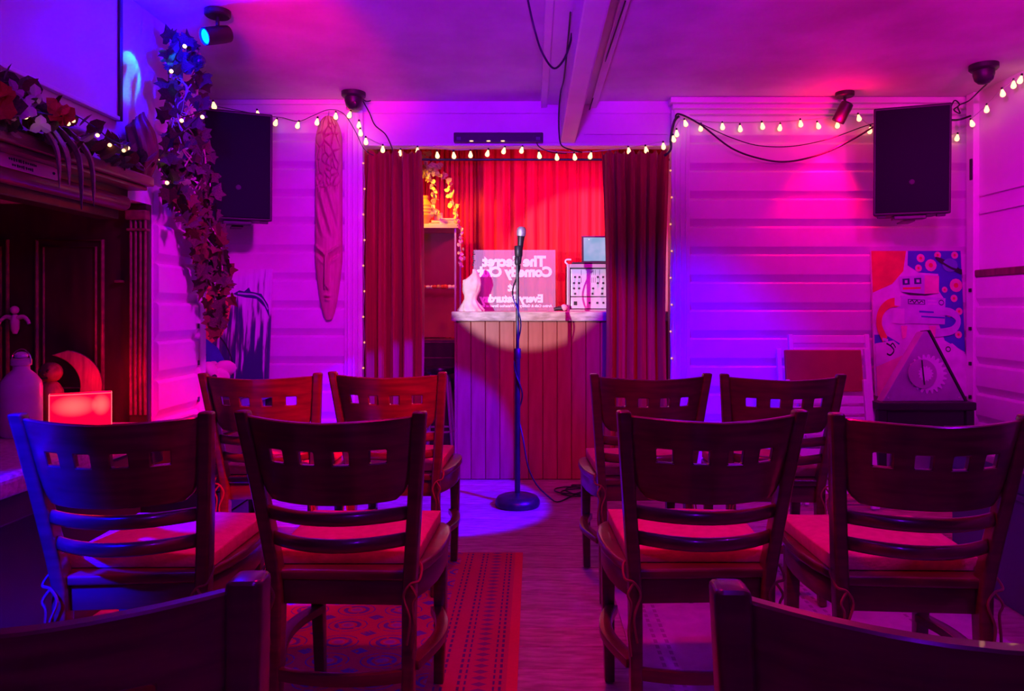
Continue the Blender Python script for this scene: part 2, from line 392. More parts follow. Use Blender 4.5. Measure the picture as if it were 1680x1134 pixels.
BH = .165
def board_mesh(L):
    prof = [(0.0, 0.0), (.003, 0.0), (.008, .012), (.022, .038), (.024, .043), (.024, .150), (.022, .155), (.012, .1642), (0, .1642)]
    a = [Vector((0, -o_, z)) for o_, z in prof]; b_ = [Vector((L, -o_, z)) for o_, z in prof]
    return MB().rings([a, b_]).mesh('board', 'paint')
def boards(wall, x0, y0, L, rz, z0, z1):
    me = board_mesh(L); z = z0
    while z + .02 < z1:
        link('board', me, wall, (x0, y0, z), (0, 0, rz)); z += BH
# back wall, either side of the stage opening
OL, OR = -1.008, .815
zoff = .083
wl = struct(MB().bx(-2.6, OL - .02, D, D + .06, 0, ZC).build('wall_back_left', 'paint'))
boards(wl, -2.55, D - .0005, OL - .1 + 2.55, 0, -zoff + .0, ZC - .04)
wr = struct(MB().bx(OR + .02, 2.75, D, D + .06, 0, ZC).build('wall_back_right', 'paint'))
boards(wr, OR + .09, D - .0005, 2.72 - OR - .09, 0, -zoff - .012, ZC - .09)
li = struct(MB().bx(-1.3, 1.08, D + .002, D + .08, 2.03, 2.5).build('wall_lintel', 'paint'))
MB().bx(OL - .03, OR + .03, D - .012, D - .0005, 2.225, 2.232).build('lintel_bead', 'paint', li)
MB().bx(.30, OR - .02, D - .014, D - .0005, 2.10, 2.108).build('lintel_bead', 'paint', li)
MB().bx(OL, OR, D - .02, D - .0005, 2.03, 2.052).build('lintel_lip', 'paint', li, bevel=.005)
def casing(x0, x1, nm):
    o = struct(MB().bx(x0, x1, D - .034, D + .085, 0, ZC - .06).build(nm, 'paint', bevel=.006))
    wdt = x1 - x0
    for k in (.22, .5, .78): MB().tube([(x0 + wdt * k, D - .035, .02), (x0 + wdt * k, D - .035, ZC - .08)], .006, 6).build('reed', 'paint', o)
casing(-1.118, OL - .0, 'trim_1'); casing(OR, .925, 'trim_2')
def cornice(x0, x1, nm):
    o = struct(MB().bx(x0, x1, D - .10, D, ZC - .035, ZC - .001).build(nm, 'paint', bevel=.006))
    MB().bx(x0 + .015, x1, D - .075, D, ZC - .062, ZC - .0352).build('moulding', 'paint', o, bevel=.008)
    MB().bx(x0 + .03, x1, D - .045, D, ZC - .088, ZC - .0622).build('moulding', 'paint', o, bevel=.006)
cornice(.80, 2.74, 'trim_3')
o = struct(MB().bx(-2.6, -1.02, D - .045, D, ZC - .03, ZC - .001).build('trim_4', 'paint', bevel=.006))
# right wall
wR = struct(MB().bx(XR, XR + .1, -1.5, DR, 0, ZC).build('wall_right', 'plaster'))
MB().bx(XR - .03, XR - .0005, -1.5, DR - .04, 1.245, 1.285).build('dado_rail', 'carved', wR, bevel=.008)
boards(wR, XR - .0005, DR - .05, DR + 1.45, -PI / 2, -zoff + .01, 1.24)
po = struct(MB().bx(XR - .035, XR + .1, DR - .04, DR + .03, 0, ZC).build('trim_5', 'paint', bevel=.006))
for z in (2.0, 1.9): pass
for z in (1.16, .94, .74, .55): MB().bx(XR - .046, XR - .0355, DR - .026, DR - .012, z, z + .02).build('hook', 'blackm', po)
MB().bx(XR - .044, XR - .0355, DR - .035, DR - .018, 1.80, 1.92).build('hinge', 'blackm', po)
MB().bx(XR - .016, XR - .0005, DR - .6, DR - .06, 1.60, 1.612).build('panel_bead', 'plaster', wR)
MB().bx(XR - .016, XR - .0005, DR - .6, DR - .06, 1.70, 1.71).build('panel_bead', 'plaster', wR)
# chimney breast / left wall
cb = struct(MB().bx(-2.8, XL, -1.5, DL, 1.50, ZC).build('wall_left', 'plaster'))
rt = struct(MB().bx(XL - .1, XL, 3.10, DL, 0, 1.4995).build('wall_left_return', 'paint'))
boards(rt, XL + .0005, 3.11, DL - 3.11 - .05, PI / 2, -zoff + .02, 1.49)
pl = struct(MB().bx(XL - .1, XL + .03, DL - .045, DL + .02, 0, 1.72).build('trim_6', 'paint', bevel=.006))
for py in (414, 474, 535, 595, 655):
    q = at(317, py, DL - .05); MB().box((XL + .018, DL - .052, q.z), (.02, .014, .022)).build('hook', 'blackm', pl)
struct(MB().bx(-2.75, -2.65, -1.5, 3.1, 0, 1.4995).build('wall_recess_back', 'fireplace'))
struct(MB().bx(-2.8, -1.71, DL, D, 0, ZC).build('wall_recess_side', 'paint')) if False else None
struct(MB().bx(-2.66, -2.6, DL, D + .06, 0, ZC).build('wall_nook_side', 'paint'))
struct(MB().bx(-2.66, XL - .1, DL - .06, DL - .001, 0, 1.4995).build('wall_nook_front', 'paint'))
# stage alcove
AL, AR, AB = -1.22, 1.0, 5.85
struct(MB().bx(AL - .06, AL, D + .081, AB, 0, 2.45).build('wall_alcove_left', 'paint'))
struct(MB().bx(AR, AR + .06, D + .081, AB, 0, 2.45).build('wall_alcove_right', 'paint'))
struct(MB().bx(AL - .06, AR + .06, AB, AB + .06, 0, 2.45).build('wall_alcove_back', 'paint'))
struct(MB().bx(AL - .06, AR + .06, D + .081, AB + .06, 2.45, 2.5).build('ceiling_alcove', 'paint'))

# ------------------------------------------------------------------ inglenook fireplace
fp = thing('fireplace_surround', 'dark wooden inglenook surround with panelled end and fluted pilaster', 'fireplace', (-2.1, 3.06, 0))
e0, e1 = -2.645, XL - .001
MB().bx(e0, e1, 3.055, 3.098, 0, 1.4985).build('end_panel', 'fireplace', fp, True)
def frame(px0, px1, py0, py1, nm='panel_moulding'):
    a = at(px0, py0, 3.05); c = at(px1, py1, 3.05)
    for inset, th, pr in ((0, .016, .014), (.028, .010, .008)):
        x0, x1, z1, z0 = a.x + inset, c.x - inset, a.z - inset, c.z + inset
        mb = MB()
        mb.tube([(x0, 3.052, z0), (x0, 3.052, z1), (x1, 3.052, z1), (x1, 3.052, z0), (x0, 3.052, z0)], th / 2, 8)
        mb.build(nm, 'mantel', fp, True, smooth=60)
frame(60, 168, 394, 648); frame(-95, 12, 394, 648)
mb = MB(); a = at(213, 345, 3.04); c = at(243, 345, 3.04)
mb.bx(a.x, c.x, 3.035, 3.054, 0, 1.455); mb.build('pilaster', 'fireplace', fp, True, bevel=.004)
for k in range(4):
    x = lerp(a.x + .008, c.x - .008, k / 3); MB().tube([(x, 3.033, .63), (x, 3.033, 1.43)], .0065, 7).build('flute', 'mantel', fp, True, smooth=60)
MB().bx(a.x - .01, c.x + .002, 3.018, 3.054, 1.43, 1.47).build('capital', 'mantel', fp, True, bevel=.006)
MB().bx(a.x - .006, c.x + .002, 3.022, 3.054, 1.385, 1.395).build('capital', 'mantel', fp, True, bevel=.003)
q = at(197, 462, 3.05); MB().box((q.x, 3.045, q.z), (.035, .018, .01)).build('latch', 'gold', fp, True, bevel=.003)
# mantel
mt = thing('mantel_shelf', 'heavy reddish wooden mantel shelf with rolled front moulding', 'mantel shelf', (-1.6, 1.6, 1.47))
y0, y1 = -.4, 2.92
MB().bx(XL - .1, XL + .105, y0, y1, 1.545, 1.585).build('shelf_board', 'mantel', mt, True, bevel=.008)
MB().bx(XL + .0005, XL + .085, y0, y1 - .015, 1.528, 1.5445).build('cove', 'mantel', mt, True, bevel=.006)
MB().bx(XL - .1, XL + .02, y0, y1 - .04, 1.501, 1.5275).build('frieze', 'fireplace', mt, True)
mb = MB(); mb.tube([(XL + .01, y0, 1.475), (XL + .01, y1 - .06, 1.475)], .030, 14); mb.sphere((XL + .01, y1 - .06, 1.475), .030, 14)
mb.build('roll_moulding', 'mantel', mt, True, smooth=60)
MB().bx(XL - .1, XL - .02, y0, y1 - .03, 1.415, 1.4985).build('under_board', 'fireplace', mt, True, bevel=.005)
# engraved plate on the roll
pt = thing('name_plate', 'pinkish metal plate with two worn engraved lines on mantel front', 'plate', (XL + .044, 1.95, 1.50))
ang = .5
def plm(u, v, t): 
    return Vector((XL + .034 + t + .020 * (.045 - v) / .045 * .4, u, 1.485 + v * .95))
out = [(1.90, 0), (2.41, 0)] + [(2.41 + .022 * math.sin(a_), .0225 - .0225 * math.cos(a_)) for a_ in [PI * k / 8 for k in range(1, 8)]] + [(2.41, .045), (1.90, .045)]
MB().prism(out, plm, 0, .004).build('plate_body', 'pink', pt, True)
mb = MB()
for row, (u0, u1) in enumerate(((2.20, 2.32), (2.21, 2.30))):
    u = u0
    while u < u1:
        mb.box(plm(u, .031 - row * .018, .0045), (.002, .005, random.uniform(.006, .011))); u += random.uniform(.008, .012)
mb.build('engraving', 'black', pt, True)
for uu in (2.40,): MB().sphere(plm(uu, .022, .005), .005, 8).build('screw', 'black', pt, True)
# hearth slab
lx = thing('log_box', 'dark planked log box standing between hearth and front-row chair', 'box', (-1.42, 3.2, 0))
for k in range(5): MB().bx(-1.585, -1.26, 2.96, 2.975, .01 + k * .108, .112 + k * .108).build('plank', 'fireplace', lx, True, bevel=.003)
for k in range(5): MB().bx(-1.275, -1.26, 2.9755, 3.42, .01 + k * .108, .112 + k * .108).build('plank', 'fireplace', lx, True, bevel=.003)
MB().bx(-1.585, -1.2755, 2.9755, 3.42, .0, .555).build('box_core', 'black', lx, True)
MB().bx(-1.588, -1.255, 2.955, 3.43, .5605, .575).build('lid', 'fireplace', lx, True, bevel=.003)
hs = thing('raised_hearth', 'raised stone hearth with speckled rounded top and dark front', 'hearth', (-2.0, 1.8, 0))
MB().bx(-2.64, -1.41, .3, 2.92, .555, .62).build('hearth_top', 'slate', hs, True, bevel=.022, seg=4)
MB().bx(-2.64, -1.45, .32, 2.90, .47, .5545).build('hearth_fascia', 'darkstone', hs, True, bevel=.006)
MB().bx(-2.64, -1.53, .36, 2.88, 0, .4695).build('hearth_base', 'black', hs, True)
HZ = .62
q = at(35, 700, 2.6)
bo = thing('stoneware_bottle', 'pale glazed stoneware bottle with wire stopper standing on hearth', 'bottle', (q.x, 2.6, HZ))
R = .064
MB().lathe([(R * .9, 0), (R, .008), (R, .17), (R * .95, .192), (R * .7, .215), (R * .42, .232), (R * .40, .245), (R * .5, .249), (R * .5, .268), (R * .42, .272)], 28).build('bottle_body', 'ceramic', bo, smooth=50)
MB().lathe([(.012, .272), (.02, .276), (.021, .286), (.012, .294), (0, .296)], 16).build('stopper', 'white', bo, smooth=50)
MB().tube(spline([(-.034, 0, .255), (-.03, 0, .285), (-.01, 0, .302), (.012, 0, .303), (.03, 0, .284), (.034, 0, .255)]), .002, 6).build('wire_bail', 'chrome', bo)
q = at(133, 690, 2.75)
la = thing('red_lantern', 'small glowing red glass box lantern standing on hearth', 'lantern', (q.x, 2.75, HZ), .53)
MB().bx(-.098, .098, -.024, .024, .001, .134).build('glass_box', 'lantern', la, bevel=.003)
M['lanedge'] = emis('lantern_edge', (1.0, .12, .14), 1.3)
mb = MB()
for z in (.004, .131):
    for yy in (-.025, .025): mb.box((0, yy, z), (.2, .003, .003))
    for xx in (-.0985, .0985): mb.box((xx, 0, z), (.003, .052, .003))
for xx in (-.0985, .0985):
    for yy in (-.025, .025): mb.box((xx, yy, .0675), (.003, .003, .13))
mb.build('edge_frame', 'lanedge', la)
lamp('lantern_light', 'POINT', (q.x + .02, 2.84, HZ + .17), (1, .0, .02), 2.2, None, .04)
# moon crescent
q = at(120, 605, 2.93)
mo = thing('crescent_moon', 'reddish wooden crescent moon ornament standing behind lantern', 'ornament', (q.x, 2.93, HZ), .5)
outp = []; 
cxm, czm, Rm = -.035, .14, .135
for k in range(25): a_ = lerp(-1.25, 1.45, k / 24); outp.append((cxm + Rm * math.cos(a_) , czm + Rm * 1.06 * math.sin(a_)))
for k in range(25): a_ = lerp(1.35, -1.15, k / 24); outp.append((cxm - .065 + .125 * math.cos(a_), czm + .128 * math.sin(a_)))
MB().prism(outp, lambda u, v, t: Vector((u, t, v)), -.018, .018).build('crescent', 'carved', mo, bevel=.004)
MB().bx(-.03, .05, -.02, .02, 0, .016).build('foot', 'carved', mo, bevel=.003)
q = at(83, 650, 2.86)
fg = thing('carved_figurine', 'small round-headed carved figurine standing between bottle and lantern', 'figurine', (q.x, 2.86, HZ))
MB().lathe([(.036, 0), (.04, .01), (.038, .05), (.046, .10), (.044, .13), (.03, .155), (.02, .165)], 20).build('figurine_body', 'carved', fg, smooth=60)
hd = MB().sphere((0, 0, .20), .042, 18, (1, 1, .95)).build('figurine_head', 'carved', fg, smooth=60)
mb = MB(); mb.sphere((-.014, -.038, .208), .006, 8); mb.sphere((.014, -.038, .208), .006, 8); mb.sphere((0, -.042, .196), .006, 8); mb.tube([(-.014, -.038, .182), (0, -.041, .179), (.014, -.038, .182)], .003, 5)
mb.build('face', 'black', hd)
MB().sphere((0, 0, .205), .0425, 14, (1.02, 1.02, .6)).build('hair', 'fireplace', fg, smooth=60) if False else None
q = at(16, 520, 3.0)
ch = thing('hanging_cherub', 'small winged metal figure hung on dark fireplace panelling', 'ornament', (q.x, 3.03, q.z - .05))
MB().lathe([(.008, -.02), (.016, .0), (.018, .03), (.012, .055), (.006, .06)], 12).build('body', 'pink', ch, smooth=60)
MB().sphere((0, -.002, .078), .017, 12).build('head', 'pink', ch, smooth=60)
for s in (-1, 1): MB().tube(spline([(s * .01, 0, .045), (s * .035, 0, .05), (s * .055, -.004, .035), (s * .062, -.006, .02)], 5), lambda t: .010 - .004 * t, 8).build('wing', 'pink', ch, smooth=60)

# ------------------------------------------------------------------ chairs
def sweep_rect(mb, path):
    """path of (x, y, z, wx, wy)"""
    mb.rings([[Vector((x - a, y - b_, z)), Vector((x + a, y - b_, z)), Vector((x + a, y + b_, z)), Vector((x - a, y + b_, z))] for x, y, z, a, b_ in path])
    return mb
TOPW, TOPZ, SEATZ = .215, .835, .445
def post_x(z): return .158 + (TOPW - .014 - .158) * max(0, (z - .40) / (TOPZ - .40)) ** 1.05
def post_y(z): return (-.03 * (1 - z / .42) ** 1.4 if z < .42 else -.10 * ((z - .42) / (TOPZ - .42)) ** 1.15)
def bow(x): return -.075 * (1 - (x / .19) ** 2)
def make_chair():
    t = thing('slat_back_chair', 'x', 'chair')
    for s in (-1, 1):
        path = []
        for k in range(15):
            z = TOPZ * k / 14; path.append((s * post_x(z), post_y(z), z, .0135 + .002 * sm(0, .45, z) , .017 + .006 * math.sin(PI * min(1, z / .8))))
        sweep_rect(MB(), path).build('back_post', 'wood', t, smooth=40, bevel=.008, seg=3)
        fx = s * .175
        sweep_rect(MB(), [(fx * .97, .355, 0, .014, .014), (fx, .35, .22, .017, .017), (fx, .345, .40, .02, .02)]).build('front_leg', 'wood', t, smooth=40, bevel=.004)
    # back panel with four square holes
    zt, zb = .822, .628
    hx = [-.1155, -.0385, .0385, .1155]; hw, hz0, hz1 = .0175, .722, .753
    us = sorted(set([-1, -.93, -.84] + [1, .93, .84] + [0.0, -.40, .40] + [round((h + s * hw) / .185, 4) for h in hx for s in (-1, 1)]))
    zs = [zb, .645, .67, .70, hz0, hz1, .78, .80, .815, zt]
    fr = []; bk = []
    for z in zs:
        for u in us:
            wz = post_x(z) - .010
            k = (abs(u) - .80) / .20
            zz = z + (max(0, k) ** 2) * .040 * (1 - sm(zb, .70, z)) 
            zz = zz if z < .80 else z - .005 + .007 * abs(u)
            x = u * wz; yb = post_y(zz) + bow(x * .19 / wz)
            fr.append(Vector((x, yb - .009, zz))); bk.append(Vector((x, yb + .009, zz)))
    nU = len(us); fs = []
    for r in range(len(zs) - 1):
        for c_ in range(nU - 1):
            um = (us[c_] + us[c_ + 1]) / 2 * .185; zm = (zs[r] + zs[r + 1]) / 2
            if hz0 < zm < hz1 and any(abs(um - h) < hw for h in hx): continue
            a_ = r * nU + c_; fs.append((a_, a_ + 1, a_ + nU + 1, a_ + nU))
    MB().shell(fr, bk, fs).build('back_panel', 'woodh', t, smooth=35, bevel=.0025, seg=1)
    for z in (.592, .527):
        pts = []
        for k in range(13):
            u = -1 + 2 * k / 12; x = u * (post_x(z) - .008); pts.append((x, post_y(z) + bow(u * .19) * .9, z))
        rs = []
        for x, y_, z_ in pts:
            rs.append([Vector((x, y_ + .010 * math.cos(a_) * 1.0, z_ + .0165 * math.sin(a_))) for a_ in [2 * PI * j / 10 for j in range(10)]])
        MB().rings(rs).build('back_slat', 'woodh', t, smooth=60)
    # seat
    outl = []
    half = [(.150, -.012), (.172, .03), (.194, .09), (.208, .16), (.213, .235), (.212, .30), (.203, .355), (.180, .392), (.13, .405), (.06, .411)]
    outl = [(x, y_) for x, y_ in half] + [(-x, y_) for x, y_ in reversed(half)]
    MB().prism(outl, lambda u, v, tt: Vector((u, v, tt)), SEATZ - .024, SEATZ).build('seat', 'woodh', t, bevel=.007, seg=3, smooth=40)
    outl2 = [(x * .955, .01 + y_ * .95) for x, y_ in outl]
    MB().prism(outl2, lambda u, v, tt: Vector((u, v, tt)), SEATZ - .085, SEATZ - .0245).build('apron', 'wood', t, bevel=.004, smooth=40)
    # bowed stretchers
    for s in (-1, 1):
        pts = spline([(s * .165, .335, .215), (s * .196, .24, .215), (s * .198, .14, .215), (s * .162, .01, .215)], 6)
        rs = []
        for i_, p in enumerate(pts):
            tg = (pts[min(i_ + 1, len(pts) - 1)] - pts[max(i_ - 1, 0)]).normalized(); nn = Vector((tg.y, -tg.x, 0))
            rs.append([p + nn * a_ + Vector((0, 0, b_)) for a_, b_ in ((-.017, -.011), (.017, -.011), (.017, .011), (-.017, .011))])
        MB().rings(rs).build('side_stretcher', 'wood', t, smooth=40, bevel=.003)
    rs = []
    for k in range(11):
        u = -1 + 2 * k / 10; p = Vector((u * .152, -.02 - .028 * (1 - u * u), .205))
        rs.append([p + Vector((0, a_, b_)) for a_, b_ in ((-.009, -.014), (.009, -.014), (.009, .014), (-.009, .014))])
    MB().rings(rs).build('rear_stretcher', 'wood', t, smooth=40, bevel=.003)
    return t
chair0 = make_chair()
def make_cushion():
    c = thing('seat_cushion', 'x', 'cushion')
    n = 16; vs_t = []; vs_b = []
    for j in range(n + 1):
        for i_ in range(n + 1):
            u = -1 + 2 * i_ / n; v = -1 + 2 * j / n
            x = u * (.172 + .012 * (v + 1) / 2); y_ = .205 + v * .175
            ed = max(abs(u), abs(v)); h = .043 * (1 - .16 * ed ** 8) + .003 * math.sin(3 * x * 9 + 1) * math.cos(y_ * 14)
            vs_t.append(Vector((x, y_, h))); vs_b.append(Vector((x, y_, .0015)))
    fs = [(j * (n + 1) + i_, j * (n + 1) + i_ + 1, (j + 1) * (n + 1) + i_ + 1, (j + 1) * (n + 1) + i_) for j in range(n) for i_ in range(n)]
    MB().shell(vs_t, vs_b, fs).build('pad', 'cushion', c, bevel=.004, seg=2, smooth=50)
    for s in (-1, 1):
        mb = MB()
        mb.tube(spline([(s * .165, .03, .012), (s * .185, .0, .008), (s * .186, -.04, -.012), (s * .165, -.045, -.02), (s * .15, -.045, -.05), (s * .165, -.048, -.10), (s * .158, -.046, -.16)], 6), .0032, 5)
        mb.tube(spline([(s * .165, -.045, -.02), (s * .18, -.05, -.045), (s * .172, -.05, -.07), (s * .178, -.047, -.13), (s * .172, -.047, -.19)], 6), .0032, 5)
        mb.build('tie', 'cord', c)
    return c
cush0 = make_cushion()
spots = [  # pixel of post tops left, right; top depth; yaw deg; label; cushion?
    (328, 527, 2.62, 2, 'dark wooden chair in front row below the carved mask, by the chimney corner', 1),
    (538, 733, 2.67, -3, 'dark wooden chair in front row beside the aisle, before the mask-side stage curtain', 1),
    (968, 1168, 2.60, 3, 'dark wooden chair in front row across the aisle, before the counter end', 1),
    (1183, 1385, 2.58, -3, 'dark wooden chair in front row directly before the folded chairs', 1),
    (25, 345, 1.63, 4, 'dark wooden chair in second row beside the hearth and red lantern', 1),
    (385, 700, 1.656, -2, 'dark wooden chair in second row on the red rug beside the aisle', 1),
    (1012, 1325, 1.666, 2, 'dark wooden chair in second row on the faded rug beside the aisle', 1),
    (1365, 1690, 1.61, -4, 'dark wooden chair in second row beside the navy bench', 1),
    (-398, 430, .63, 2, 'dark wooden chair in rearmost row behind the red rug chairs', 0),
    (1186, 2014, .61, -2, 'dark wooden chair in rearmost row behind the faded rug chairs', 0)]
for i, (xa, xb, d, yaw, lab, cu) in enumerate(spots):
    t = chair0 if i == 0 else copy_tree(chair0)
    X_ = ((xa + xb) / 2 - CX) * d / F; r = math.radians(yaw)
    t.location = (X_ - .10 * math.sin(r), d + .10 * math.cos(r), .0045); t.rotation_euler = (0, 0, r); t['label'] = lab; t['group'] = 'slat-back chairs in rows'
    if cu:
        c = cush0 if i == 0 else copy_tree(cush0)
        c.location = (t.location.x, t.location.y, .0045 + SEATZ); c.rotation_euler = (0, 0, r + math.radians((0, 3, -2, 2, -3, 2, -2, 3)[i]))
        c['group'] = 'red seat cushions'
        c['label'] = 'flat red cushion with cord ties on the ' + ('front-row chair by the chimney corner', 'front-row aisle chair on the fireplace side', 'front-row aisle chair before the counter end',
            'front-row chair before the folded chairs', 'second-row chair beside the hearth', 'second-row aisle chair on the red rug', 'second-row aisle chair on the faded rug', 'second-row chair beside the navy bench')[i]

# ------------------------------------------------------------------ rugs
rg = tag(MB().bx(-1.25, 0, 0, 2.55, 0, .004).build('medallion_rug', 'rug', origin=None), 'red patterned rug with dark medallions lying beside the aisle', 'rug'); rg.location = (-.045, .67, 0.0003)
rg2 = tag(MB().bx(0, 1.22, 0, 2.3, 0, .004).build('striped_rug', 'rug2'), 'faded mauve rug with thin lengthwise stripes under the bench-side chairs', 'rug'); rg2.location = (.30, .9, 0.0003)

# ------------------------------------------------------------------ bench at the right wall
bn = thing('wall_bench', 'low navy panelled bench along the side wall', 'bench', (2.1, 1.9, 0))
MB().bx(1.70, 2.50, .2, 3.0, .0, .395).build('bench_front', 'bench', bn, True)
MB().bx(1.685, 2.505, .18, 3.02, .3955, .42).build('bench_rail', 'bench', bn, True, bevel=.006)
MB().bx(1.70, 2.50, .2, 3.0, .4205, .50).build('bench_upper', 'bench', bn, True)
MB().bx(1.67, 2.505, .17, 3.03, .5005, .53).build('bench_top', 'benchtop', bn, True, bevel=.008)

# ------------------------------------------------------------------ stage: counter and things on it
CT = 1.047
ct = thing('bar_counter', 'reddish vertical-boarded counter with worn pale worktop at stage back', 'counter', (.2, 4.85, 0))
cx0, cx1 = -.478, .86
MB().bx(cx0 + .01, cx1, 4.615, 5.15, .0, .985).build('carcass', 'fireplace', ct, True)
x = cx0
bw = .0895
bme = MB().bx(-bw / 2 + .0012, bw / 2 - .0012, -.012, 0, 0.002, .985).mesh('board', 'counter', bevel=.0035, seg=1)
while x < cx1 - .02:
    link('board', bme, ct, (x + bw / 2 - .2, 4.612 - 4.85, 0)); x += bw
MB().bx(cx0 - .012, cx0 + .002, 4.592, 5.15, 0, .985).build('corner_strip', 'counter', ct, True, bevel=.003)
MB().bx(cx0 - .03, cx1, 4.57, 5.2, .987, CT).build('worktop', 'worktop', ct, True, bevel=.009, seg=3)
# mirrored sign
sg = thing('acrylic_sign', 'milky see-through sign with mirrored white lettering leaning on counter', 'sign', at(844, 510, 4.9).to_tuple()); sg.location.z = CT + .001
sw, sh = .545, .408
tilt = math.radians(4); sg.rotation_euler = (tilt * -1, 0, 0)
MB().bx(-sw / 2, sw / 2, -.002, .002, 0, sh).build('sheet', 'acrylic', sg)
def text_mesh(body, size, offset):
    cu = bpy.data.curves.new('lettering', 'FONT'); cu.body = body; cu.size = size; cu.align_x = 'CENTER'; cu.offset = offset; cu.extrude = .0006; cu.resolution_u = 3
    o = bpy.data.objects.new('lettering', cu); col.objects.link(o)
    dg = bpy.context.evaluated_depsgraph_get(); me = bpy.data.meshes.new_from_object(o.evaluated_get(dg)); bpy.data.objects.remove(o)
    return me
def lettering(body, wid, xc, zc, off):
    me = text_mesh(body, .1, off / 1)
    xs = [v.co.x for v in me.vertices]; k = wid / (max(xs) - min(xs))
    for v in me.vertices: v.co = Vector((-v.co.x * k, -.0035 - v.co.z, v.co.y * k))
    me.flip_normals(); me.materials.clear(); me.materials.append(M['letter'])
    zs_ = [v.co.z for v in me.vertices]; zm = (max(zs_) + min(zs_)) / 2
    o = link('lettering', me, sg, (xc, 0, zc - zm)); return o
def sgx(px): return (px / 9.45 + 760 - 844) * 4.85 / F
def sgz(py): return CT - (py / 9.45 + 400 - 510) * 4.85 / F - CT
lettering('The Secret', (1290 - 285) / 9.45 * 4.85 / F, sgx(788), sgz(255), .006)
lettering('Comedy Club', (1385 - 180) / 9.45 * 4.85 / F, sgx(783), sgz(445), .006)
lettering('at', (835 - 690) / 9.45 * 4.85 / F, sgx(762), sgz(670), .006)
lettering('Every Saturday', (1250 - 250) / 9.45 * 4.85 / F, sgx(750), sgz(860), .006)
lettering('Artino Cafe & Gallery 42 Waterloo Street at 8pm', (1385 - 230) / 9.45 * 4.85 / F, sgx(808), sgz(965), .0045)
# little ivy print on the sheet corner
mb = MB()
for k in range(7):
    u = sgx(150 + 12 * math.sin(k * 1.9)); v = sgz(110 + k * 34); mb.sphere((u, -.003, v), .006, 6, (1, .2, .8))
mb.build('printed_vine', 'black', sg)
# plaster figure
q = at(772, 510, 4.72)
bs = thing('plaster_cast', 'rough pale plaster torso cast standing on counter before the sign', 'sculpture', (q.x, 4.72, CT))
prof = [(.076, 0), (.078, .010), (.066, .028), (.052, .052), (.041, .078), (.044, .105), (.055, .140), (.061, .172), (.056, .205), (.046, .226), (.036, .240), (.024, .250), (.004, .254)]
mb = MB(); rs = []
for r, z in [(lerp(prof[i][0], prof[i + 1][0], k / 3), lerp(prof[i][1], prof[i + 1][1], k / 3)) for i in range(len(prof) - 1) for k in range(3)] + [prof[-1]]:
    ring = []
    for j in range(48):
        a_ = 2 * PI * j / 48; fold = 1 + .11 * math.sin(9 * a_ + z * 40) * (1 - sm(.03, .085, z)) + .16 * mnoise.noise(Vector((math.cos(a_) * 2.2, math.sin(a_) * 2.2, z * 20))) - .10 * math.exp(-((a_ - 4.9) / .30) ** 2) * sm(.09, .13, z)
        zz = z + (.026 * math.cos(a_) - .010) * sm(.19, .25, z)
        ring.append(Vector((r * math.cos(a_) * fold + .010 * sm(.05, .25, z), r * .72 * math.sin(a_) * fold, zz)))
    rs.append(ring)
mb.rings(rs).build('cast_body', 'stone', bs, smooth=60)
MB().lathe([(.075, 0), (.078, .004), (.07, .02), (.055, .03)], 20).build('base', 'stone', bs, smooth=60) if False else None
# amplifier rack
q0 = at(930, 512, 4.85); x0 = q0.x; x1 = x0 + .30
am = thing('amplifier_rack', 'grey boxed amplifier with silver knobbed front panels on counter', 'amplifier', ((x0 + x1) / 2, 4.95, CT))
zt_ = .315
MB().bx(-.15, .15, -.06, .14, .0, .295).build('rack_body', 'black', am)
mb = MB(); mb.bx(-.15, -.130, -.10, -.06, 0, .31); mb.bx(.130, .15, -.10, -.06, 0, .31); mb.bx(-.1295, .1295, -.10, -.06, .285, .31); mb.bx(-.1295, .1295, -.10, -.06, 0, .012)
mb.build('rack_frame', 'greym', am, bevel=.003)
p1 = MB().bx(-.122, .122, -.085, -.061, .098, .278).build('upper_panel', 'silverp', am, bevel=.002)
p2 = MB().bx(-.122, .122, -.085, -.061, .018, .092).build('lower_panel', 'silverp', am, bevel=.002)
kn = MB().lathe([(.007, 0), (.007, .008), (.005, .012), (0, .0125)], 12, rot=RX(PI / 2)).mesh('knob', 'black', smooth=40)
for kx in (-.10, -.068, .02, .055, .085):
    for kz in (.115, .15, .185, .225):
        if random.random() < .78: link('knob', kn, p1, (kx + random.uniform(-.004, .004), -.0852, kz))
sl = MB().bx(-.001, .001, -.0012, 0, -.017, .017).mesh('slot', 'black')
for kx in (.015, .026, .037, -.055, .066):
    for kz in (.255, .205): link('slot', sl, p1, (kx, -.0851, kz))
MB().bx(-.105, -.082, -.090, -.0852, .04, .065).build('power_switch', 'black', p2, bevel=.002)
for kx in (.0, .05, .09): link('knob', kn, p2, (kx, -.0852, .055))
MB().tube(spline([(-.145, -.06, .311), (-.158, -.06, .325), (-.15, -.06, .340), (-.12, -.06, .341)], 5), .006, 8).build('carry_handle', 'white', am, smooth=60)
tr_ = thing('black_tray', 'thin black tray lying flat on top of the grey amplifier', 'tray', (am.location.x + .02, 4.95, CT + .3105))
MB().bx(-.135, .16, -.10, .12, .0, .012).build('tray_body', 'black', tr_, bevel=.004)
tb = thing('tablet_screen', 'upright tablet with bright bluish screen standing on black tray', 'tablet', (am.location.x + .06, 4.96, CT + .3235))
tb.rotation_euler = (math.radians(-8), 0, 0)
MB().bx(-.105, .17, -.006, .006, 0, .185).build('case', 'black', tb, bevel=.003)
m, nt, b = newmat('tablet_display'); v = texco(nt, 'Object'); n_ = noisetex(nt, v, 26, 2); n2 = noisetex(nt, v, 9, 2)
